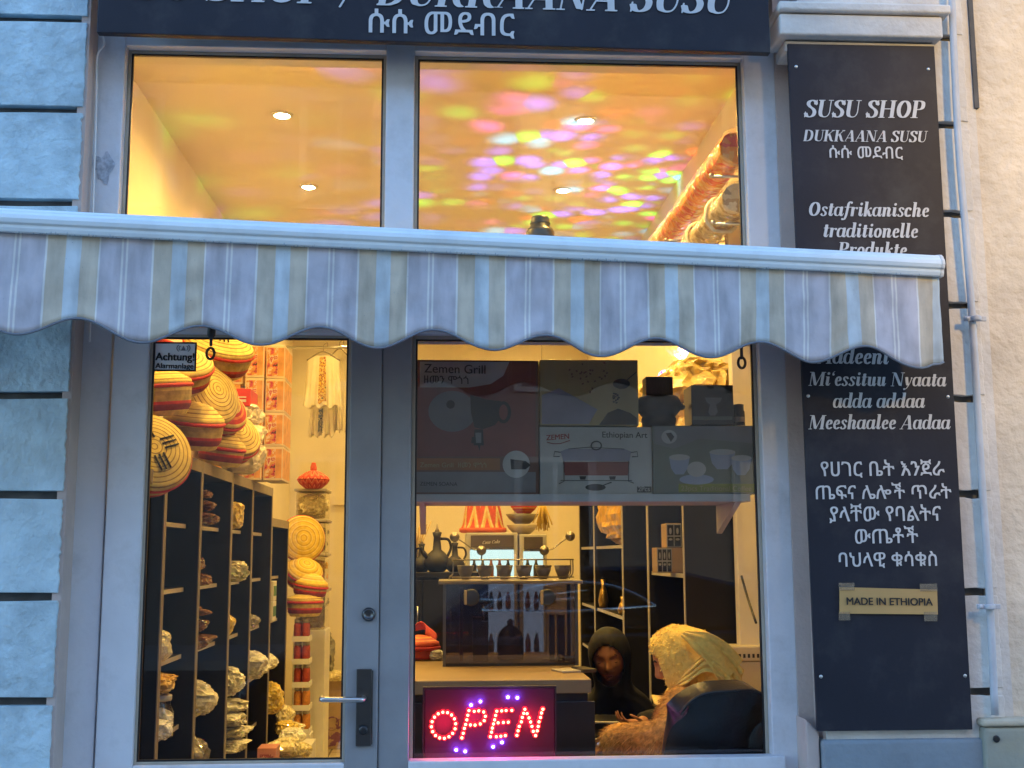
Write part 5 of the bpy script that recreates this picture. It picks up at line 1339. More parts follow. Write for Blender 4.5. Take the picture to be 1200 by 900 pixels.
m_cup = mat('grey_cup', (.20, .18, .16), .35, var=.15)
for k in range(6):
    px = 546 + 23.2 * k
    v = P(px, 672, dc)
    t = thing('coffee_cup', f'small grey handleless cup in the rack on the acrylic case, {["leftmost", "second from the left", "third from the left", "third from the right", "second from the right", "rightmost"][k]}', 'cup', (v.x, dc - 3.9 + .095, zt_ + .0005 + .002), group='cups in the rack')
    w = B(); w.lathe([(.016, 0), (.018, .003), (.031, .034), (.036, .058), (.034, .058), (.029, .034), (.014, .006)], 24, cap1=False); obj('bowl', w, m_cup, t)
    w = B(); w.lathe([(.0352, .052), (.037, .059), (.034, .060)], 24, cap0=False, cap1=False); obj('rim', w, m_cup, t)
# things at the left end of the counter
m_redst = ramp_mat('red_orange_coil', [(0, (.62, .08, .03)), (.4, (.70, .30, .06)), (.7, (.55, .05, .03))], e_radius(.02), .6, bump=.002)
p = P(492, 757, 5.35); p.z = CZ + .0005
basket('flat red and orange coiled basket on the left end of the counter', p, .085, .045, (0, 0, 0), True, .03, m_redst, m_redst, group='red baskets on the counter')
w = B(); w.grid(lambda u, v: Vector(((.035 + .05 * v) * cos(-.4 + 2.9 * u), (.035 + .05 * v) * sin(-.4 + 2.9 * u), .12 + .05 * sin(2.9 * u) - .035 * v)), 24, 6)
o = obj('red_band', w, m_red, None, (p.x - .01, p.y + .02, p.z - .03 + .02), solid=.004); tag(o, 'curled red woven band lying over the coiled basket on the counter', 'band')
bag('white_packet', 'small white packet next to the red basket on the counter', 'packet', 511, 756, 5.3, 15, 12, 'white', 141, rest=CZ + .0005, pinch=.1)
for k, (px, wd_) in enumerate(((664, 24), (684, 16))):
    v = P(px, 780, 4.75); w = B(); w.box(-wd_ * .0018, wd_ * .0018, -.06, .06, 0, .008 + .006 * k); o = obj('notepad', w, [m_pale, m_darksteel][k], None, (v.x, v.y, CZ + .0005), (0, 0, .3), bevel=.002); tag(o, ['pale notepad on the counter right of the acrylic case', 'dark card reader lying at the right end of the counter'][k], ['notepad', 'card reader'][k])

# dark cabinet with the black coffee pots
zc_ = P(510, 671, 6.5).z
cb = thing('side_cabinet', 'dark cabinet behind the counter with black coffee pots on its top', 'cabinet', (-.30, 6.5 - 3.9, 0))
w = B(); w.box(0, .54, .02, .45, .05, zc_ - .03); obj('body', w, m_dark, cb)
w = B(); w.box(-.01, .55, 0, .46, zc_ - .0295, zc_); obj('top', w, m_dark, cb, bevel=.003)
for x in (.006, .184, .362):
    w = B(); w.box(x, x + .172, .004, .0195, .08, zc_ - .04); d_ = obj('door', w, m_dark, cb, bevel=.002)
    w = B(); w.cyl((x + .15, -.012, zc_ - .3), (x + .15, -.012, zc_ - .18), .005, n=8); w.cyl((x + .15, -.012, zc_ - .29), (x + .15, .004, zc_ - .29), .004, n=8); w.cyl((x + .15, -.012, zc_ - .19), (x + .15, .004, zc_ - .19), .004, n=8); obj('handle', w, m_steel, d_)
w = B(); w.box(.02, .52, .03, .44, 0, .0495); obj('plinth', w, m_black, cb)
def jebena(label, px, d, s, rz):
    v = P(px, 671, d); t = thing('coffee_pot', label, 'coffee pot', (v.x, v.y, zc_ + .0005), rz, 'black clay coffee pots on the side cabinet')
    w = B(); w.lathe([(.035 * s, 0), (.065 * s, .03 * s), (.068 * s, .055 * s), (.045 * s, .09 * s), (.022 * s, .11 * s), (.017 * s, .17 * s), (.024 * s, .195 * s), (.016 * s, .198 * s)], 26); obj('body', w, m_clay, t)
    w = B(); w.tube(smooth_pts([(.018 * s, 0, .165 * s), (.06 * s, 0, .16 * s), (.075 * s, 0, .12 * s), (.055 * s, 0, .075 * s)], 6), .007 * s, 8); obj('handle', w, m_clay, t)
    w = B(); w.tube(smooth_pts([(-.05 * s, 0, .07 * s), (-.075 * s, 0, .10 * s), (-.085 * s, 0, .125 * s)], 5), [.012 * s] * 6 + [.008 * s] * 5, 8); obj('spout', w, m_clay, t)
    w = B(); w.lathe([(.014 * s, .199 * s), (.006 * s, .215 * s), (.002 * s, .24 * s)], 10); obj('stopper', w, m_edge, t)
    return t
jebena('tallest black clay coffee pot, in the middle of the row on the side cabinet', 512, 6.65, 1.12, .4)
jebena('black clay coffee pot with its handle towards the acrylic case', 533, 6.62, .82, 0)
jebena('black clay coffee pot at the left end of the row on the side cabinet', 494, 6.72, .80, 2.2)
t = thing('dried_grass_bunch', 'bunch of dry straw standing behind the left coffee pot', 'straw bunch', (P(488, 671, 6.85).x, 6.85 - 3.9, zc_ + .0005))
w = B()
for k in range(60):
    a_ = rnd.uniform(0, 2 * pi); r = rnd.uniform(0, .05); h = rnd.uniform(.16, .30); lean = rnd.uniform(0, .07)
    w.tube([(r * .3 * cos(a_), r * .3 * sin(a_), 0), (r * cos(a_), r * sin(a_), h * .6), ((r + lean) * cos(a_), (r + lean) * sin(a_), h)], [.0025, .002, .004], 4)
obj('stems', w, mat('dry_straw', (.46, .32, .12), .8, var=.2), t)

# drinks coolers
m_cool = mat('cooler_enamel', (.50, .48, .44), .4, var=.04)
def cooler(label, x0, x1, ytop, d, logo):
    a, b_ = P(x0, 700, d), P(x1, ytop, d); wd = b_.x - a.x; H = b_.z
    t = thing('drinks_cooler', label, 'cooler', (a.x, d - 3.9, 0), group='drinks coolers at the back')
    w = B(); w.box(0, wd, .03, .55, 0.02, H); obj('body', w, m_cool, t, bevel=.008)
    w = B(); w.box(.03, wd - .03, .02, .0295, .2, H - .12); obj('door_glass', w, m_acr, t)
    w = B(); w.box(.03, wd - .03, .026, .0296, .2, H - .125); o = obj('lit_interior', w, emit('cooler_light', (.62, .86, .74), .3), t)
    w = B(); w.box(.035, wd - .03, .012, .029, H - .108, H - .02); obj('header_panel', w, mat('cooler_header', (.10, .08, .08), .4), t)
    for z in (.55, .85, 1.15, 1.38):
        if z < H - .2:
            for i in range(int(wd / .062) - 1):
                w = B(); x = .06 + .062 * i; w.lathe([(.018, z), (.02, z + .01), (.02, z + .08), (.01, z + .11), (.009, z + .13)], 10, c=(x, .012, 0)); obj('bottle', w, [p_redbrown, p_black, m_olive, p_orange][(i + int(z * 10)) % 4], t)
            w = B(); w.box(.035, wd - .035, .004, .0195, z - .012, z - .001); obj('shelf', w, m_steel, t)
    w = B(); w.box(wd - .028, wd - .012, .005, .0295, .5, H - .16); obj('handle', w, m_white, t, bevel=.003)
    if logo:
        p0, p1 = P(566, 637.5, d), P(585, 636.5, d); me = serif_mesh('Coca C', .35) if False else serif_mesh('Coca', .4)
        write('lettering', me, m_letter, t, P(565.5, 637.5, d + .012), P(575, 637, d + .012), proud=(0, -.003, 0))
        write('lettering', serif_mesh('Cola', .4), m_letter, t, P(576.5, 637, d + .012), P(586, 636.5, d + .012), proud=(0, -.003, 0))
    return t
dq = 8.7
cooler('white drinks cooler with a dark header panel, behind the cup rack', 546, 607, 624, dq, True)
cooler('second drinks cooler, right of the one with the header lettering', 609, 641, 626, dq, False)
zq = P(566, 624, dq).z + .001
t = thing('zigzag_basket', 'tall conical basket with red zigzag weave on top of the left drinks cooler', 'basket', (P(566, 622, dq + .2).x, dq - 3.9 + .22, zq))
m_zig = ramp_mat('zigzag_weave', [(0, (.62, .08, .03)), (.42, (.70, .42, .10)), (.62, (.74, .60, .28)), (.84, (.60, .12, .05))], e_zigzag(9, .28), .7, bump=.002)
w = B(); w.lathe(coil([(.168, .03), (.155, .06), (.118, .26)], .009), 40); obj('cone', w, m_zig, t)
w = B(); w.lathe([(.16, 0), (.178, .008), (.178, .034), (.165, .036)], 40); obj('rim', w, mat('orange_red', (.66, .12, .03), .6, var=.15), t)
for k, (px, zz, r_) in enumerate(((612, 0, .12), (612, .08, .125), (614, .155, .11))):
    v = P(px, 620, dq + .2); t = thing('clay_bowl', ['lowest plastic wrapped bowl on the right drinks cooler', 'middle bowl of the pile on the right drinks cooler', 'top bowl with red edge on the right drinks cooler'][k], 'bowl', (v.x, v.y, P(620, 626, dq).z + .001 + zz), group='bowls on the right cooler')
    w = B(); w.lathe([(r_ * .45, 0), (r_ * .8, .035), (r_, .072), (r_ * .95, .072), (r_ * .7, .03)], 30, cap1=True); obj('bowl', w, [m_bead, mat('bowl_grey', (.22, .2, .16), .3), m_redst][k], t)
t = thing('straw_tassel', 'yellow straw tassel hanging beside the bowls', 'tassel', P(636, 592, 8.2)); L0 = t.location
w = B()
for k in range(50):
    x = rnd.gauss(0, .03); w.tube([(0, 0, .05), (x * .6, rnd.gauss(0, .02), -.06), (x, rnd.gauss(0, .03), -.12 - rnd.random() * .06)], .004, 4)
obj('strands', w, mat('yellow_straw', (.66, .44, .08), .8, var=.2), t); w = B(); w.cyl((0, 0, .04), (0, 0, 1.2), .003, n=6); obj('string', w, m_edge, t)

# ------------------------------------------------------------------ LED sign
dl0 = 4.07
ls = thing('led_sign', 'lit LED sign reading OPEN in red dots with blue corner dots, low in the window', 'led sign', (P(572, 885, dl0).x, dl0 - 3.9, .8465)); L0 = Vector(ls.location)
a, b_ = P(497, 888.5, dl0), P(650, 806, dl0)
m_panel = mat('led_panel', (.035, .008, .02), .35, var=.1)
w = B(); w.box(a.x - L0.x, b_.x - L0.x, .004, .022, 0, b_.z - L0.z); obj('panel', w, m_panel, ls, bevel=.003)
w = B()
for x in (a.x - L0.x - .006, b_.x - L0.x + .0002): w.box(x, x + .0058, .001, .024, 0, b_.z - L0.z)
w.box(a.x - L0.x - .006, b_.x - L0.x + .006, .001, .024, b_.z - L0.z + .0002, b_.z - L0.z + .006); obj('panel_frame', w, m_black, ls)
def zz(x, y): return P(470 + x / 5.217, 740 + y / 5.217, dl0 - .004) - L0
O_ = [(260 + 74 * cos(t) + 4 * sin(t), 573 - 80 * sin(t)) for t in [2 * pi * (i + .3) / 16 for i in range(16)]]
P_ = [(415, 483), (408, 512), (402, 540), (395, 568), (387, 592), (380, 622), (372, 650), (447, 488), (475, 485), (505, 492), (515, 518), (508, 545), (484, 565), (452, 572), (424, 571)]
E_ = [(585, 487), (578, 513), (572, 540), (565, 565), (558, 590), (553, 615), (546, 643), (615, 485), (642, 483), (677, 482), (593, 558), (625, 556), (655, 554), (582, 643), (610, 640), (637, 636)]
N_ = [(757, 475), (750, 500), (741, 525), (735, 552), (722, 580), (715, 607), (708, 635), (770, 502), (782, 528), (792, 553), (800, 580), (808, 610), (822, 636), (867, 475), (858, 498), (852, 525), (843, 552), (838, 580), (832, 607)]
m_led = emit('red_led', (1, .30, .12), 2.4); m_ledh = emit('red_led_halo', (1, .01, .02), .7); m_ledb = emit('blue_led', (.55, .45, 1), 3); m_ledbh = emit('blue_led_halo', (.12, .03, 1), .8)  # lens discs glow to imitate the bloom around each LED
for nm_, ds_ in (('letter', O_), ('letter', P_), ('letter', E_), ('letter', N_)):
    w = B(); w2 = B()
    for q in ds_:
        v = zz(*q); w.sphere((v.x, -.006, v.z), .0043, 8); w2.lathe([(.0088, 0), (.008, -.004), (.004, -.005)], 12, M=Matrix.Translation((v.x, .0035, v.z)) @ Matrix.Rotation(pi / 2, 4, 'X') @ Matrix.Scale(-1, 4, (0, 0, 1)))
    o = obj(nm_, w, m_led, ls); obj('lens', w2, m_ledh, o)
    c = sum((zz(*q) for q in ds_), Vector()) / len(ds_)
    la = bpy.data.lights.new('led_glow', 'POINT'); la.energy = .11; la.color = (1, .01, .06); la.shadow_soft_size = .03
    lo = bpy.data.objects.new('led_glow', la); COL.objects.link(lo); lo.parent = ls; lo.location = (c.x, -.09, c.z)
for q in ((428, 450), (485, 428), (653, 402), (711, 405), (337, 724), (392, 733), (563, 705), (617, 678)):
    v = zz(*q); w = B(); w.sphere((v.x, -.006, v.z), .0046, 8); o = obj('blue_led', w, m_ledb, ls)
    w2 = B(); w2.lathe([(.009, 0), (.008, -.004), (.004, -.005)], 12, M=Matrix.Translation((v.x, .0035, v.z)) @ Matrix.Rotation(pi / 2, 4, 'X') @ Matrix.Scale(-1, 4, (0, 0, 1))); obj('lens', w2, m_ledbh, o)
    la = bpy.data.lights.new('led_glow', 'POINT'); la.energy = .03; la.color = (.2, .05, 1); la.shadow_soft_size = .02
    lo = bpy.data.objects.new('led_glow', la); COL.objects.link(lo); lo.parent = ls; lo.location = (v.x, -.03, v.z)
w = B(); w.box(-.108, .62, .126, .20, .80, .846); tag(obj('window_ledge', w, m_shelfw, None, bevel=.003), 'inside window ledge carrying the LED sign', 'ledge')

# ------------------------------------------------------------------ desk, tablet, office chair
dk = thing('desk', 'black desk between the two women', 'desk', (.58, .72, 0))
w = B(); w.box(0, .42, 0, 1.0, .735, .765); obj('top', w, m_dark, dk, bevel=.002)
for x in (.0, .39):
    for y in (.0, .95):
        w = B(); w.box(x + .005, x + .03, y + .02, y + .045, 0, .7345); obj('leg', w, m_black, dk)
v0, v1 = P(693, 848, 5.1), P(735, 851, 5.0)
tb = thing('tablet', 'thin white tablet held up above the desk by the woman in black', 'tablet', v0)
w = B(); M_ = Matrix.Rotation(-(v1.z - v0.z) / (v1.x - v0.x) * -1, 4, 'Y'); w.box(0, (v1 - v0).x, 0, .22, 0, .008, M_); obj('case', w, m_white, tb, bevel=.003)
w = B(); w.box(.006, (v1 - v0).x - .006, .01, .21, .0081, .0086, M_); obj('screen', w, m_black, tb)
for k, (px, py, wd_, ht__) in enumerate(((700, 868, .05, .05), (712, 866, .03, .035))):
    v = P(px, py, 4.85); w = B(); w.lathe([(wd_ * .5, 0), (wd_ * .5, ht__), (wd_ * .42, ht__), (wd_ * .40, .01)], 18, cap1=True)
    o = obj('small_pot', w, [m_steel, m_pale][k], None, (v.x, v.y, .7655)); tag(o, ['little metal pot on the desk under the tablet', 'tiny pale cup on the desk beside the fur sleeve'][k], 'pot')
m_leather = mat('black_leather', (.014, .014, .015), .38, var=.2, scale=8, bump=.0015, bscale=70)
cc = P(832, 840, 4.12)
ch = thing('office_chair', 'black leather office chair under the woman in the yellow scarf', 'chair', (cc.x, cc.y, 0), radians(18))
def cback(u, v):
    hw = .192 * (1 - .10 * v ** 3); x = (u - .5) * 2 * hw
    zt__ = .54 + (1.115 - .54) * v
    z = zt__ - .085 * v ** 6 * abs(2 * u - 1) ** 4
    y = -.02 + .05 * (2 * u - 1) ** 2 + .03 * sin(pi * v) - .10 * v
    return Vector((x, y, z))
w = B(); w.grid(cback, 20, 20); o = obj('backrest', w, m_leather, ch, solid=.075, bevel=.02, seg=3)
w = B(); pts = [cback(i / 30, .97) + Vector((0, -.04, .0)) for i in range(31)]; w.tube(pts, .006, 8); obj('piping', w, m_leather, o)
w = B(); w.lathe([(.10, .43), (.24, .44), (.26, .47), (.25, .51), (.2, .525), (.02, .53)], 4, c=(0, .26, 0)); 
w = B(); w.box(-.25, .25, .03, .50, .44, .52); obj('seat', w, m_leather, ch, bevel=.035, seg=4)
for s in (-1, 1):
    w = B(); w.tube(smooth_pts([(s * .25, .12, .46), (s * .30, .12, .50), (s * .30, .13, .66), (s * .29, .18, .69), (s * .28, .40, .69)], 5), .018, 10); obj('armrest', w, m_black, ch)
w = B(); w.cyl((0, .26, .08), (0, .26, .4395), .03, n=14); obj('column', w, m_darksteel, ch)
for k in range(5):
    a_ = 2 * pi * k / 5 + .3; e_ = Vector((.29 * cos(a_), .26 + .29 * sin(a_), .075)); w = B(); w.tube([(0, .26, .10), e_], [.025, .016], 8); l = obj('leg', w, m_black, ch)
    w = B(); w.sphere(e_ - Vector((0, 0, .0365)), (.018, .03, .0365), 10); obj('caster', w, m_black, l)
# ================================================================== PEOPLE
def fused(name, b, m, parent, voxel=.006, smooth=6, noise_amp=0.):
    """fuse overlapping closed shapes into one continuous skin"""
    bm = b.bm; bmesh.ops.recalc_face_normals(bm, faces=bm.faces)
    me = bpy.data.meshes.new(name); bm.to_mesh(me); bm.free()
    o = bpy.data.objects.new(name, me); COL.objects.link(o)
    r = o.modifiers.new('fuse', 'REMESH'); r.mode = 'VOXEL'; r.voxel_size = voxel
    s_ = o.modifiers.new('smooth', 'SMOOTH'); s_.iterations = smooth; s_.factor = .5
    bpy.context.view_layer.update()
    m2 = bpy.data.meshes.new_from_object(o.evaluated_get(bpy.context.evaluated_depsgraph_get()))
    bpy.data.objects.remove(o)
    for p in m2.polygons: p.use_smooth = True
    if noise_amp:
        nrm = [v.normal.copy() for v in m2.vertices]
        for v, n in zip(m2.vertices, nrm): v.co += n * noise_amp * (noise.noise(v.co * 22) + .5 * noise.noise(v.co * 60))
    return meshobj(name, m2, m, parent)

def limb(b, pts, rs, n=14):
    b.tube(smooth_pts(pts, 5), list(np.interp(np.linspace(0, len(pts) - 1, (len(pts) - 1) * 5 + 1), range(len(pts)), rs)), n)
    for p, r in zip(pts, rs): b.sphere(p, r, 12)

def hand(b, wrist, direction, palm_n, s=1., curl=.5, side=1):
    """palm and five separate bent fingers; direction = where the fingers point, palm_n = palm normal"""
    d = Vector(direction).normalized(); n = Vector(palm_n); n = (n - d * n.dot(d)).normalized(); x = d.cross(n) * side
    wv = Vector(wrist); Mx = Matrix((x, d, n)).transposed().to_4x4(); Mx.translation = wv
    b.sphere(wv + d * .045 * s, (.040 * s, .052 * s, .015 * s), 14, Matrix((x, d, n)).transposed().to_4x4())
    for k, (off, ln, r) in enumerate(((-.030, .068, .0075), (-.010, .078, .008), (.010, .074, .0078), (.028, .058, .0068))):
        p0 = wv + (x * off + d * .075) * s; pts = [p0]; a = 0
        for j, f in enumerate((.45, .32, .23)):
            a += curl * (.5, .8, .6)[j]; p0 = p0 + (d * cos(a) + n * sin(a)) * ln * f * s; pts.append(p0)
        b.tube(smooth_pts(pts, 4), [r * s * (1 - .03 * i) for i in range(13)], 8); b.sphere(pts[-1], r * s * .64, 8)
    p0 = wv + (x * -.032 + d * .018) * s; pts = [p0, p0 + (x * -.022 + d * .026 + n * .008) * s, p0 + (x * -.026 + d * .052 + n * .020) * s, p0 + (x * -.018 + d * .07 + n * .03) * s]
    b.tube(smooth_pts(pts, 4), [.0095 * s * (1 - .03 * i) for i in range(13)], 8); b.sphere(pts[-1], .006 * s, 8)

def head_shape(b, M, s=1., ears=True):
    """head about .225 tall looking along local -y, chin down; local origin at eye height mid head"""
    def f(u, v):
        th = pi * v; ph = 2 * pi * u
        x = sin(th) * sin(ph); y = -sin(th) * cos(ph); z = cos(th)
        rx, ry, rz = .074, .094, .116
        if z < 0: rx *= 1 - .30 * z * z - .04 * abs(z); ry *= 1 - .10 * z * z
        p = Vector((x * rx, y * ry, z * rz))
        if y < 0:
            g = lambda cx, cz, sx, sz: math.exp(-((p.x - cx) / sx) ** 2 - ((p.z - cz) / sz) ** 2)
            k = min(1, -y * 1.6)
            dy = .0
            dy -= .022 * g(0, -.035, .011, .016) + .010 * g(0, -.012, .008, .026)          # nose
            dy -= .006 * (g(-.012, -.042, .008, .008) + g(.012, -.042, .008, .008))         # nostrils
            dy += .012 * (g(-.030, .0, .018, .013) + g(.030, .0, .018, .013))               # eye sockets
            dy -= .006 * (g(-.030, -.001, .012, .008) + g(.030, -.001, .012, .008))         # lids
            dy -= .0025 * (g(-.028, .020, .022, .009) + g(.028, .020, .022, .007))           # brow
            dy -= .009 * g(0, -.067, .020, .0055) + .010 * g(0, -.079, .016, .0055)         # lips
            dy += .005 * g(0, -.0725, .022, .0025)
            dy -= .010 * g(0, -.102, .016, .014)                                            # chin
            dy -= .006 * (g(-.042, -.030, .018, .02) + g(.042, -.030, .018, .02))           # cheeks
            p.y += dy * k
        return M @ (p * s)
    n, m_ = 72, 64
    R = [[f(i / n, max(.002, min(.998, j / m_))) for i in range(n)] for j in range(m_ + 1)]
    b.rings(R)
    for sd in (-1, 1) if ears else ():
        b.sphere(M @ Vector((sd * .073 * s, .012 * s, -.012 * s)), (.010 * s, .02 * s, .03 * s), 10)

def headmat(loc, yaw, pitch, roll=0.):
    """yaw 0 looks to -y (the street); pitch > 0 looks down"""
    return Matrix.Translation(loc) @ Matrix.Rotation(yaw, 4, 'Z') @ Matrix.Rotation(pitch, 4, 'X') @ Matrix.Rotation(roll, 4, 'Y')

def y_free(a): return sin(a) > -.35
def scarf(b, M, shoulders, face=(.062, .085), back=.03, fold=.006, seed=1., pleat=.0, bulge=.0, wr=.003):
    """head scarf: shell round the head with an oval opening for the face, running down over the shoulders"""
    nu = 120; rows = []
    prof = []                                       # (local z, rx, ry, y centre)
    for k in range(14):
        t = k / 13; z = .130 * cos(t * pi * .5); q = sin(t * pi * .5)
        prof.append((z * .97, .096 * q, .116 * q, .012 * q))
    prof += [(-.03, .094, .116, .014), (-.06, .091, .111, .013), (-.09, .087, .104, .012), (-.115, .083, .098, .012), (-.14, .084, .098, .016), (-.17, .094, .104, .020)]
    for i, (z, rx, ry, yc) in enumerate(prof):
        ring = []
        for k in range(nu):
            a = 2 * pi * k / nu; w_ = 1 + fold * 8 * noise.noise(Vector((cos(a) * 2.2, sin(a) * 2.2, z * 7 + seed))) * (.25 + min(1, max(0, -z * 9)))
            bb_ = bulge * max(0, cos(a - pi / 2)) * max(0, 1 - abs(z + .07) / .16)
            low = min(1, max(0, (.06 - z) / .10))
            w_ += pleat * low * (sin(11 * a + 26 * z + seed) * .6 + sin(19 * a - 38 * z + 2 * seed) * .4) * (1 if y_free(a) else .3)
            ring.append(M @ Vector((rx * w_ * cos(a), ry * w_ * sin(a) + yc + bb_, z)))
        rows.append(ring)
    c0 = M @ Vector((0, .02, -.17)); 
    sc, sw, sd, sz = shoulders                       # shoulder centre, half width, half depth, z
    for t in (.25, .5, .75, 1.0):
        ring = []
        for k in range(nu):
            a = 2 * pi * k / nu
            e = rows[len(prof) - 1][k]
            w_ = 1 + .09 * noise.noise(Vector((cos(a) * 3.1, sin(a) * 3.1, t * 2 + seed * 2))) + .03 * sin(9 * a + seed + 3 * t)
            tgt = Vector(sc) + Vector((sw * cos(a) * w_, sd * sin(a) * w_, 0)); tgt.z = sz + .03 * (1 - abs(cos(a)))
            p = e.lerp(tgt, t ** .8); p.z = e.z + (tgt.z - e.z) * t ** 1.5
            ring.append(p)
        rows.append(ring)
    b.rings(rows, True, True, False)
    b.bm.normal_update()
    nn = [(v, v.normal.copy()) for v in b.bm.verts]
    for v, n in nn:
        q = v.co * 1.0; r_ = 1 - abs(noise.noise(Vector((q.x * 8, q.y * 8, q.z * 4)) + Vector((seed, seed * 2, 0)))) * 2.2
        v.co += n * (wr * (.9 * r_ + .5 * noise.noise(q * 26)))
    Mi = M.inverted(); kill = []
    for f in b.bm.faces:
        c = Mi @ f.calc_center_median()
        if c.y < 0 and (c.x / face[0]) ** 2 + ((c.z + .025) / face[1]) ** 2 < 1: kill.append(f)
    bmesh.ops.delete(b.bm, geom=kill, context='FACES')
    for v in b.bm.verts:                             # round the cut edge off to a clean oval
        if v.is_boundary:
            c = Mi @ v.co
            r_ = sqrt((c.x / face[0]) ** 2 + ((c.z + .025) / face[1]) ** 2)
            if c.y < .02 and .4 < r_ < 1.6: v.co = M @ Vector((c.x / r_, c.y, (c.z + .025) / r_ - .025))

skin_d = mat('brown_skin', (.50, .23, .115), .5, var=.06, scale=30, sss=.05)
skin_l = mat('lighter_brown_skin', (.46, .24, .14), .5, var=.06, scale=30, sss=.05)
m_hijb = mat('black_scarf_cloth', (.006, .0055, .006), .75, var=.25, scale=20, bump=.002, bscale=40)
m_hijy = mat('yellow_scarf_cloth', (.82, .58, .12), .85, var=.10, scale=60, bump=.004, bscale=90, sheen=.2, dirt=(.62, .38, .05), dirtscale=9, dirtamt=.2)
m_abaya = mat('black_robe_cloth', (.012, .011, .012), .8, var=.2, bump=.002)
m_fur = mat('tan_fur', (.60, .31, .07), .9, var=.45, scale=55)
m_lip = mat('lips', (.16, .045, .035), .4, var=.05); m_brow = mat('dark_brow', (.012, .008, .006), .7); m_eye = mat('eye_white', (.5, .46, .42), .3)

# ---- woman in black, facing the street, looking down
H1 = P(714, 768, 5.42)
p1 = thing('person', 'seated woman in black headscarf and robe, looking down at the tablet', 'person', (H1.x + .03, H1.y + .08, 0))
o1 = Vector(p1.location); hl = H1 - o1
Mh = headmat(hl, radians(-14), radians(11), radians(-4))
neck = Mh @ Vector((0, .03, -.10))
b = B(); head_shape(b, Mh, 1.03, False)
sh = Vector((.02, .09, hl.z - .30))
limb(b, [neck, Vector((.01, .06, hl.z - .22))], [.052, .058])
limb(b, [sh + Vector((0, 0, .02)), Vector((.02, .12, .78)), Vector((.02, .16, .52))], [.10, .115, .15]); b.sphere(sh, (.19, .09, .07), 16)
b.sphere(Vector((.02, .12, .74)), (.16, .11, .2), 16); b.sphere(Vector((.02, .14, .52)), (.19, .14, .09), 16)
hand_r = P(741, 853, 5.02) - o1
for s in (-1, 1):
    wrist = (hand_r + Vector((.05, .05, .015))) if s == 1 else Vector((-.10, -.18, .70))
    el = Vector((s * .23 + .02, -.03, .80)); shp = Vector((s * .17 + .02, .09, hl.z - .31))
    limb(b, [shp, el, wrist], [.052, .042, .027])
    hand(b, wrist, Vector((-.9, -.35, .05)) if s == 1 else Vector((.5, -.8, .1)), (0, .2, 1), .95, .7, s)
    hip = Vector((s * .09 + .02, .12, .50)); kn = Vector((s * .12 + .02, -.30, .48)); an = Vector((s * .12 + .02, -.26, .08))
    limb(b, [hip, kn, an], [.085, .062, .04]); limb(b, [an, an + Vector((0, -.15, -.035))], [.04, .03])
body = fused('body', b, skin_d, p1, .0045, 4)
for s in (-1, 1):
    w = B(); w.tube([Mh @ Vector((s * x, -.088 + .012 * (abs(x) - .02) / .03, z)) for x, z in ((.014, .020), (.023, .0255), (.034, .0255), (.046, .019))], [.0018, .0028, .0026, .0012], 6); obj('eyebrow', w, m_brow, p1)
    w = B(); w.tube([Mh @ Vector((s * x, -.0835 + .10 * max(0, x - .028) * .8, z)) for x, z in ((.016, -.007), (.024, -.0115), (.034, -.012), (.045, -.009))], .0017, 6); obj('eyelashes', w, m_brow, p1)
w = B(); w.tube([Mh @ Vector((x, -.0985 + 1.1 * x * x * 10, z)) for x, z in ((-.022, -.070), (-.012, -.067), (0, -.0685), (.012, -.067), (.022, -.070))], [.002, .004, .0035, .004, .002], 6)
w.tube([Mh @ Vector((x, -.0985 + 1.1 * x * x * 10, z)) for x, z in ((-.020, -.073), (-.010, -.078), (0, -.079), (.010, -.078), (.020, -.073))], [.002, .0045, .005, .0045, .002], 6); obj('lips', w, m_lip, p1)
b = B(); scarf(b, Mh, (sh + Vector((0, -.01, 0)), .235, .16, hl.z - .37), (.070, .092), seed=2., wr=.0025); obj('headscarf', b, m_hijb, p1, solid=.006, sub=1)
b = B()
limb(b, [sh + Vector((0, 0, .0)), Vector((.02, .12, .78)), Vector((.02, .14, .50))], [.125, .15, .18]); b.sphere(sh + Vector((0, .0, -.01)), (.215, .115, .08), 16); b.sphere(Vector((.02, .11, .74)), (.185, .14, .22), 16)
b.sphere(Vector((.02, .02, .50)), (.24, .30, .13), 16)
for s in (-1, 1):
    wrist = (hand_r + Vector((.05, .05, .015))) if s == 1 else Vector((-.10, -.18, .70)); el = Vector((s * .24 + .02, -.03, .80)); shp = Vector((s * .18 + .02, .09, hl.z - .31))
    limb(b, [shp, el, el.lerp(wrist, .9)], [.075, .066, .048])
    kn = Vector((s * .13 + .02, -.30, .49)); limb(b, [Vector((s * .1 + .02, .1, .5)), kn, Vector((s * .13 + .02, -.26, .12))], [.12, .095, .10])
fused('robe', b, m_abaya, p1, .009, 6, .003)
w = B(); w.box(-.22, .26, -.12, .34, .36, .415); 
st = thing('stool', 'dark stool under the woman in black', 'stool', (o1.x, o1.y, 0)); obj('seat', w, m_black, st, bevel=.02)
for x in (-.17, .21):
    for y in (-.08, .3):
        w = B(); w.cyl((x, y, 0), (x * .9, y * .9 + .01, .3595), .016, n=10); obj('leg', w, m_black, st)

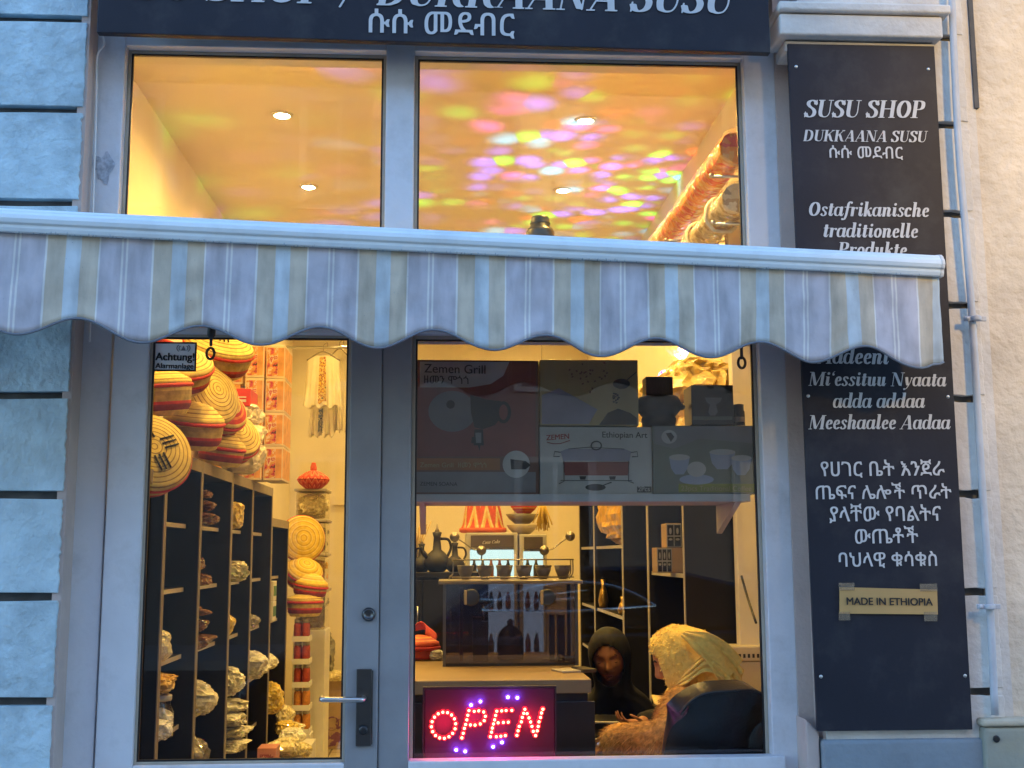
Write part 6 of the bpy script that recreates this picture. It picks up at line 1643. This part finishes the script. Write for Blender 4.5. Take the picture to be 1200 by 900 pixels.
# ---- woman in the yellow scarf, back to the street, turned to the left
H2 = P(795, 770, 4.50)
p2 = thing('person', 'woman in a yellow headscarf and tan fur coat sitting in the office chair', 'person', (cc.x - .03, cc.y + .22, 0))
o2 = Vector(p2.location); hl = H2 - o2
Mh = headmat(hl, radians(-108), radians(24), radians(0))
b = B(); head_shape(b, Mh, 1., False)
neck = Mh @ Vector((0, .03, -.10)); shc = Vector((.03, .0, hl.z - .33))
limb(b, [neck, shc + Vector((-.02, 0, .06))], [.052, .06])
b.sphere(shc, (.18, .11, .08), 16); limb(b, [shc, Vector((0, .0, .76)), Vector((0, -.02, .58))], [.11, .125, .15])
b.sphere(Vector((0, 0, .59)), (.18, .15, .09), 16)
wl_ = P(722, 867, 4.46) - o2; el_ = P(785, 866, 4.24) - o2; shl = P(800, 830, 4.38) - o2
wr_ = P(792, 806, 4.4) - o2
limb(b, [shl, el_, wl_], [.055, .045, .03]); hand(b, wl_, Vector((-.45, 1, -.05)), (0, 0, -1), .9, .35, 1)
shr = Vector((.12, .12, hl.z - .29)); elr = Vector((-.02, .34, .84)); wrr = Vector((-.22, .20, .84))
limb(b, [shr, elr, wrr], [.052, .044, .03]); hand(b, wrr, Vector((-1, -.2, -.1)), (0, 0, -1), .9, .4, -1)
for s in (-1, 1):
    hip = Vector((-.02, s * .10, .60)); kn = Vector((-.30, s * .12 + .12, .58)); an = Vector((-.30, s * .12 + .12, .09))
    limb(b, [hip, kn, an], [.085, .062, .04]); limb(b, [an, an + Vector((-.14, .03, -.035))], [.04, .03])
fused('body', b, skin_d, p2, .005, 4)
w = B()
for s in (-1, 1): w.tube([Mh @ Vector((s * x, -.088 + .012 * (abs(x) - .02) / .03, z)) for x, z in ((.012, .017), (.022, .022), (.034, .022), (.046, .015))], [.0025, .004, .004, .002], 6)
obj('eyebrows', w, m_brow, p2)
b = B(); scarf(b, Mh, (P(822, 812, 4.42) - o2, .185, .17, P(822, 822, 4.42).z), (.062, .092), seed=5., fold=.012, bulge=.075, pleat=.11, wr=.014); 
obj('headscarf', b, m_hijy, p2, solid=.007, sub=1)
def pleated(path, widths, ups, pleats, amp):
    pts = smooth_pts(path, 8); n = len(pts)
    def f(u, v):
        q = min(int(u * (n - 1)), n - 2); t = u * (n - 1) - q; p = pts[q].lerp(pts[q + 1], t)
        k = np.interp(u, np.linspace(0, 1, len(widths)), widths); up = Vector(ups)
        return p + up * ((v - .5) * k) + Vector((0, -1, .25)) * (amp * (sin(pi * pleats * 2 * v + 2.2 * u) * .6 + .5 * sin(pi * v)) + .006 * noise.noise(Vector((u * 5, v * 4, 3.))))
    return f
w = B()
w.grid(pleated([P(790, 804, 4.45) - o2, P(808, 790, 4.385) - o2, P(830, 774, 4.35) - o2, P(850, 782, 4.345) - o2, P(866, 804, 4.36) - o2], [.025, .07, .085, .085, .11], (.35, 0, 1), 3, .010), 60, 30)
w.grid(pleated([P(800, 742, 4.40) - o2, P(822, 752, 4.35) - o2, P(842, 768, 4.34) - o2, P(858, 790, 4.35) - o2], [.02, .07, .09, .11], (.75, 0, .9), 2, .009), 50, 26)
obj('scarf_end', w, m_hijy, p2, solid=.004)
def coat_shape(b):
    b.sphere(shc + Vector((0, 0, -.02)), (.215, .15, .10), 16); limb(b, [shc, Vector((0, .0, .76)), Vector((0, -.02, .60))], [.14, .165, .19])
    limb(b, [shl, el_, el_.lerp(wl_, 1.0)], [.082, .078, .058]); limb(b, [shr, elr, elr.lerp(wrr, .88)], [.08, .07, .05])
b = B(); coat_shape(b); coat = fused('fur_coat', b, m_fur, p2, .008, 5, .006)
def tufts(o, h0, h1, share, wd, seed, loops=2):
    """short pile standing on a cloth, part of its own mesh"""
    me = o.data; bm = bmesh.new(); bm.from_mesh(me); rf = random.Random(seed)
    for f in list(bm.faces):
        for r_ in range(loops):
            if rf.random() < share:
                c = f.calc_center_median() + Vector((rf.uniform(-.004, .004), rf.uniform(-.004, .004), rf.uniform(-.004, .004))); n = f.normal
                if n.length < .5: continue
                t_ = n.orthogonal().normalized(); t_.rotate(Matrix.Rotation(rf.uniform(0, 6.28), 3, n)); h = rf.uniform(h0, h1)
                bm.faces.new([bm.verts.new(q) for q in (c - t_ * wd, c + t_ * wd, c + n * h * .8 + Vector((rf.uniform(-.4, .4) * h, rf.uniform(-.4, .4) * h, -.6 * h)))])
    bm.to_mesh(me); bm.free()
tufts(coat, .014, .032, .75, .0011, 5)
hs_o = p2.children
for o in hs_o:
    if o.name.startswith('headscarf'): tufts(o, .008, .014, .9, .0012, 8, 2)
fur2 = mat('pale_sleeve_cloth', (.62, .42, .26), .8, var=.1)
b = B(); hand(b, P(790, 818, 4.4) - o2, Vector((-.35, .1, .9)), (-1, 0, .3), .8, .5, 1)

# ================================================================== STREET BEHIND THE CAMERA (lights the front, mirrored in the panes)
ob = thing('opposite_building', 'dark plastered house across the street with rows of tall windows', 'building', (0, -17.4, 0))
w = B(); w.box(-22, 22, -8, 0, 0, 13.0); obj('wall', w, mat('far_plaster', (.13, .12, .11), .8, var=.1), ob)  # height and dark tone chosen to keep low light off the shopfront
m_wfr = mat('far_window_frame', (.22, .21, .2), .6)
m_fw = emit('evening_window', (1, .80, .52), .25); m_fd = mat('dark_window', (.02, .025, .03), .1)
for r_ in range(4):
    for c in range(10):
        x = -18 + 4 * c; z = 1.2 + 3.4 * r_
        w = B(); w.box(x - .75, x + .75, .0, .08, z - .1, z + 2.1); o = obj('window', w, m_wfr, ob)
        w = B(); w.box(x - .6, x - .04, .0805, .09, z, z + 2); w.box(x + .04, x + .6, .0805, .09, z, z + 2); obj('pane', w, m_fw if (c * 7 + r_ * 3) % 5 == 1 else m_fd, o)
w = B(); w.box(-22, 22, 0.001, .3, 12.6, 13.1); obj('cornice', w, m_white, ob)
lp = thing('street_lamp', 'street lamp out of sight to the right, throwing warm light on the neighbouring wall', 'street lamp', (3.6, -4.3, 0))
w = B(); w.tube([(0, 0, 0), (0, 0, 4.2), (-.1, .05, 4.4), (-.35, .15, 4.45)], [.06, .045, .03, .025], 12); obj('pole', w, m_darksteel, lp)
w = B(); w.lathe([(.05, .10), (.16, .02), (.17, 0), (.15, .0)], 20, c=(-.45, .2, 4.36)); obj('shade', w, m_darksteel, lp)
w = B(); w.sphere((-.45, .2, 4.37), .06, 14); obj('bulb', w, emit('lamp_bulb', (1, .7, .3), 3), lp)
la = bpy.data.lights.new('lamp_light', 'SPOT'); la.energy = 175; la.color = (1, .58, .10); la.spot_size = radians(62); la.spot_blend = 1.0; la.shadow_soft_size = .2
lo = bpy.data.objects.new('lamp_light', la); COL.objects.link(lo); lo.parent = lp; lo.location = (-.45, .2, 4.28)
lo.rotation_euler = Vector((.15, 4.1, -1.3)).to_track_quat('-Z', 'Y').to_euler()

# ---- car at the kerb, mirrored in the lower panes
def mirrored(px, py, d=8.55):
    v = P(px, py, d); return Vector((v.x, .095 - v.y, v.z))
c0 = mirrored(565, 716); c1 = mirrored(770, 711); cy = c0.y
car = thing('parked_car', 'dark blue car with chrome window trim parked at the kerb behind the viewer', 'car', (.9, cy, -.14))
LC = Vector(car.location)
m_carp = mat('car_paint', (.012, .018, .04), .25, .2, coat=.8, var=.02); m_chrome = mat('chrome', (.8, .8, .8), .12, 1., var=.02); m_cglass = mat('tinted_glass', (.01, .012, .016), .05, var=.02)
side = [(-2.3, .35), (-2.32, .75), (-2.1, .98), (-1.2, 1.10), (1.9, 1.16), (2.15, 1.0), (2.2, .5), (2.1, .32)]
roofp = [(-1.15, 1.105), (-.55, 1.50), (-.1, 1.60), (.7, 1.60), (1.25, 1.48), (1.85, 1.165)]
w = B(); w.prism(list(reversed(side)), -1.78, 0); obj('body', w, m_carp, car, bevel=.05, seg=3)
w = B()
a = [w.bm.verts.new((x, -.05 - (z - 1.1) * .35, z)) for x, z in roofp]; b_ = [w.bm.verts.new((x, -1.73 + (z - 1.1) * .35, z)) for x, z in roofp]
w._f(a); w._f(list(reversed(b_)))
for i in range(len(roofp)): w._f((a[i], b_[i], b_[(i + 1) % len(roofp)], a[(i + 1) % len(roofp)]))
obj('cabin', w, m_carp, car, bevel=.03, seg=3)
arc = smooth_pts([c0 - LC, mirrored(600, 697) - LC, mirrored(645, 686) - LC, mirrored(700, 684) - LC, mirrored(740, 694) - LC, c1 - LC], 6)
base = [c1 - LC, mirrored(665, 718) - LC, c0 - LC]
for v in arc + base: v.y = .006 - max(0, v.z - 1.1) * .33
w = B(); ring = arc + base[1:2]; f = w._f([w.bm.verts.new(v + Vector((0, -.004, 0))) for v in ring]); obj('side_window', w, m_cglass, car, solid=.004)
w = B(); w.tube(arc, .014, 8); w.tube(base, .017, 8); w.tube([mirrored(615, 717) - LC + Vector((0, .01, 0)) - Vector((0, (mirrored(615, 717) - LC).y, 0)), *[Vector((v.x - .0, .006 - max(0, v.z - 1.1) * .33, v.z)) for v in (mirrored(640, 698) - LC, mirrored(690, 692) - LC)]], .008, 8); obj('chrome_trim', w, m_chrome, car)
for x in (-1.45, 1.45):
    for y in (-.18, -1.60):
        w = B(); M_ = Matrix.Translation((x, y, .33)) @ Matrix.Rotation(pi / 2, 4, 'X'); w.lathe([(.2, -.19), (.31, -.195), (.33, -.16), (.33, .16), (.31, .195), (.2, .19)], 32, M=M_); o = obj('wheel', w, m_black, car)
        w = B(); w.lathe([(.02, -.194), (.19, -.192), (.2, -.17)], 24, M=M_); obj('rim', w, m_steel, o)
for y in (-.25, -1.5):
    w = B(); w.box(-2.335, -2.25, y - .18, y + .18, .66, .80); obj('headlight', w, m_white, car, bevel=.03)
    w = B(); w.box(2.15, 2.215, y - .15, y + .15, .75, .92); obj('tail_light', w, p_red, car, bevel=.02)
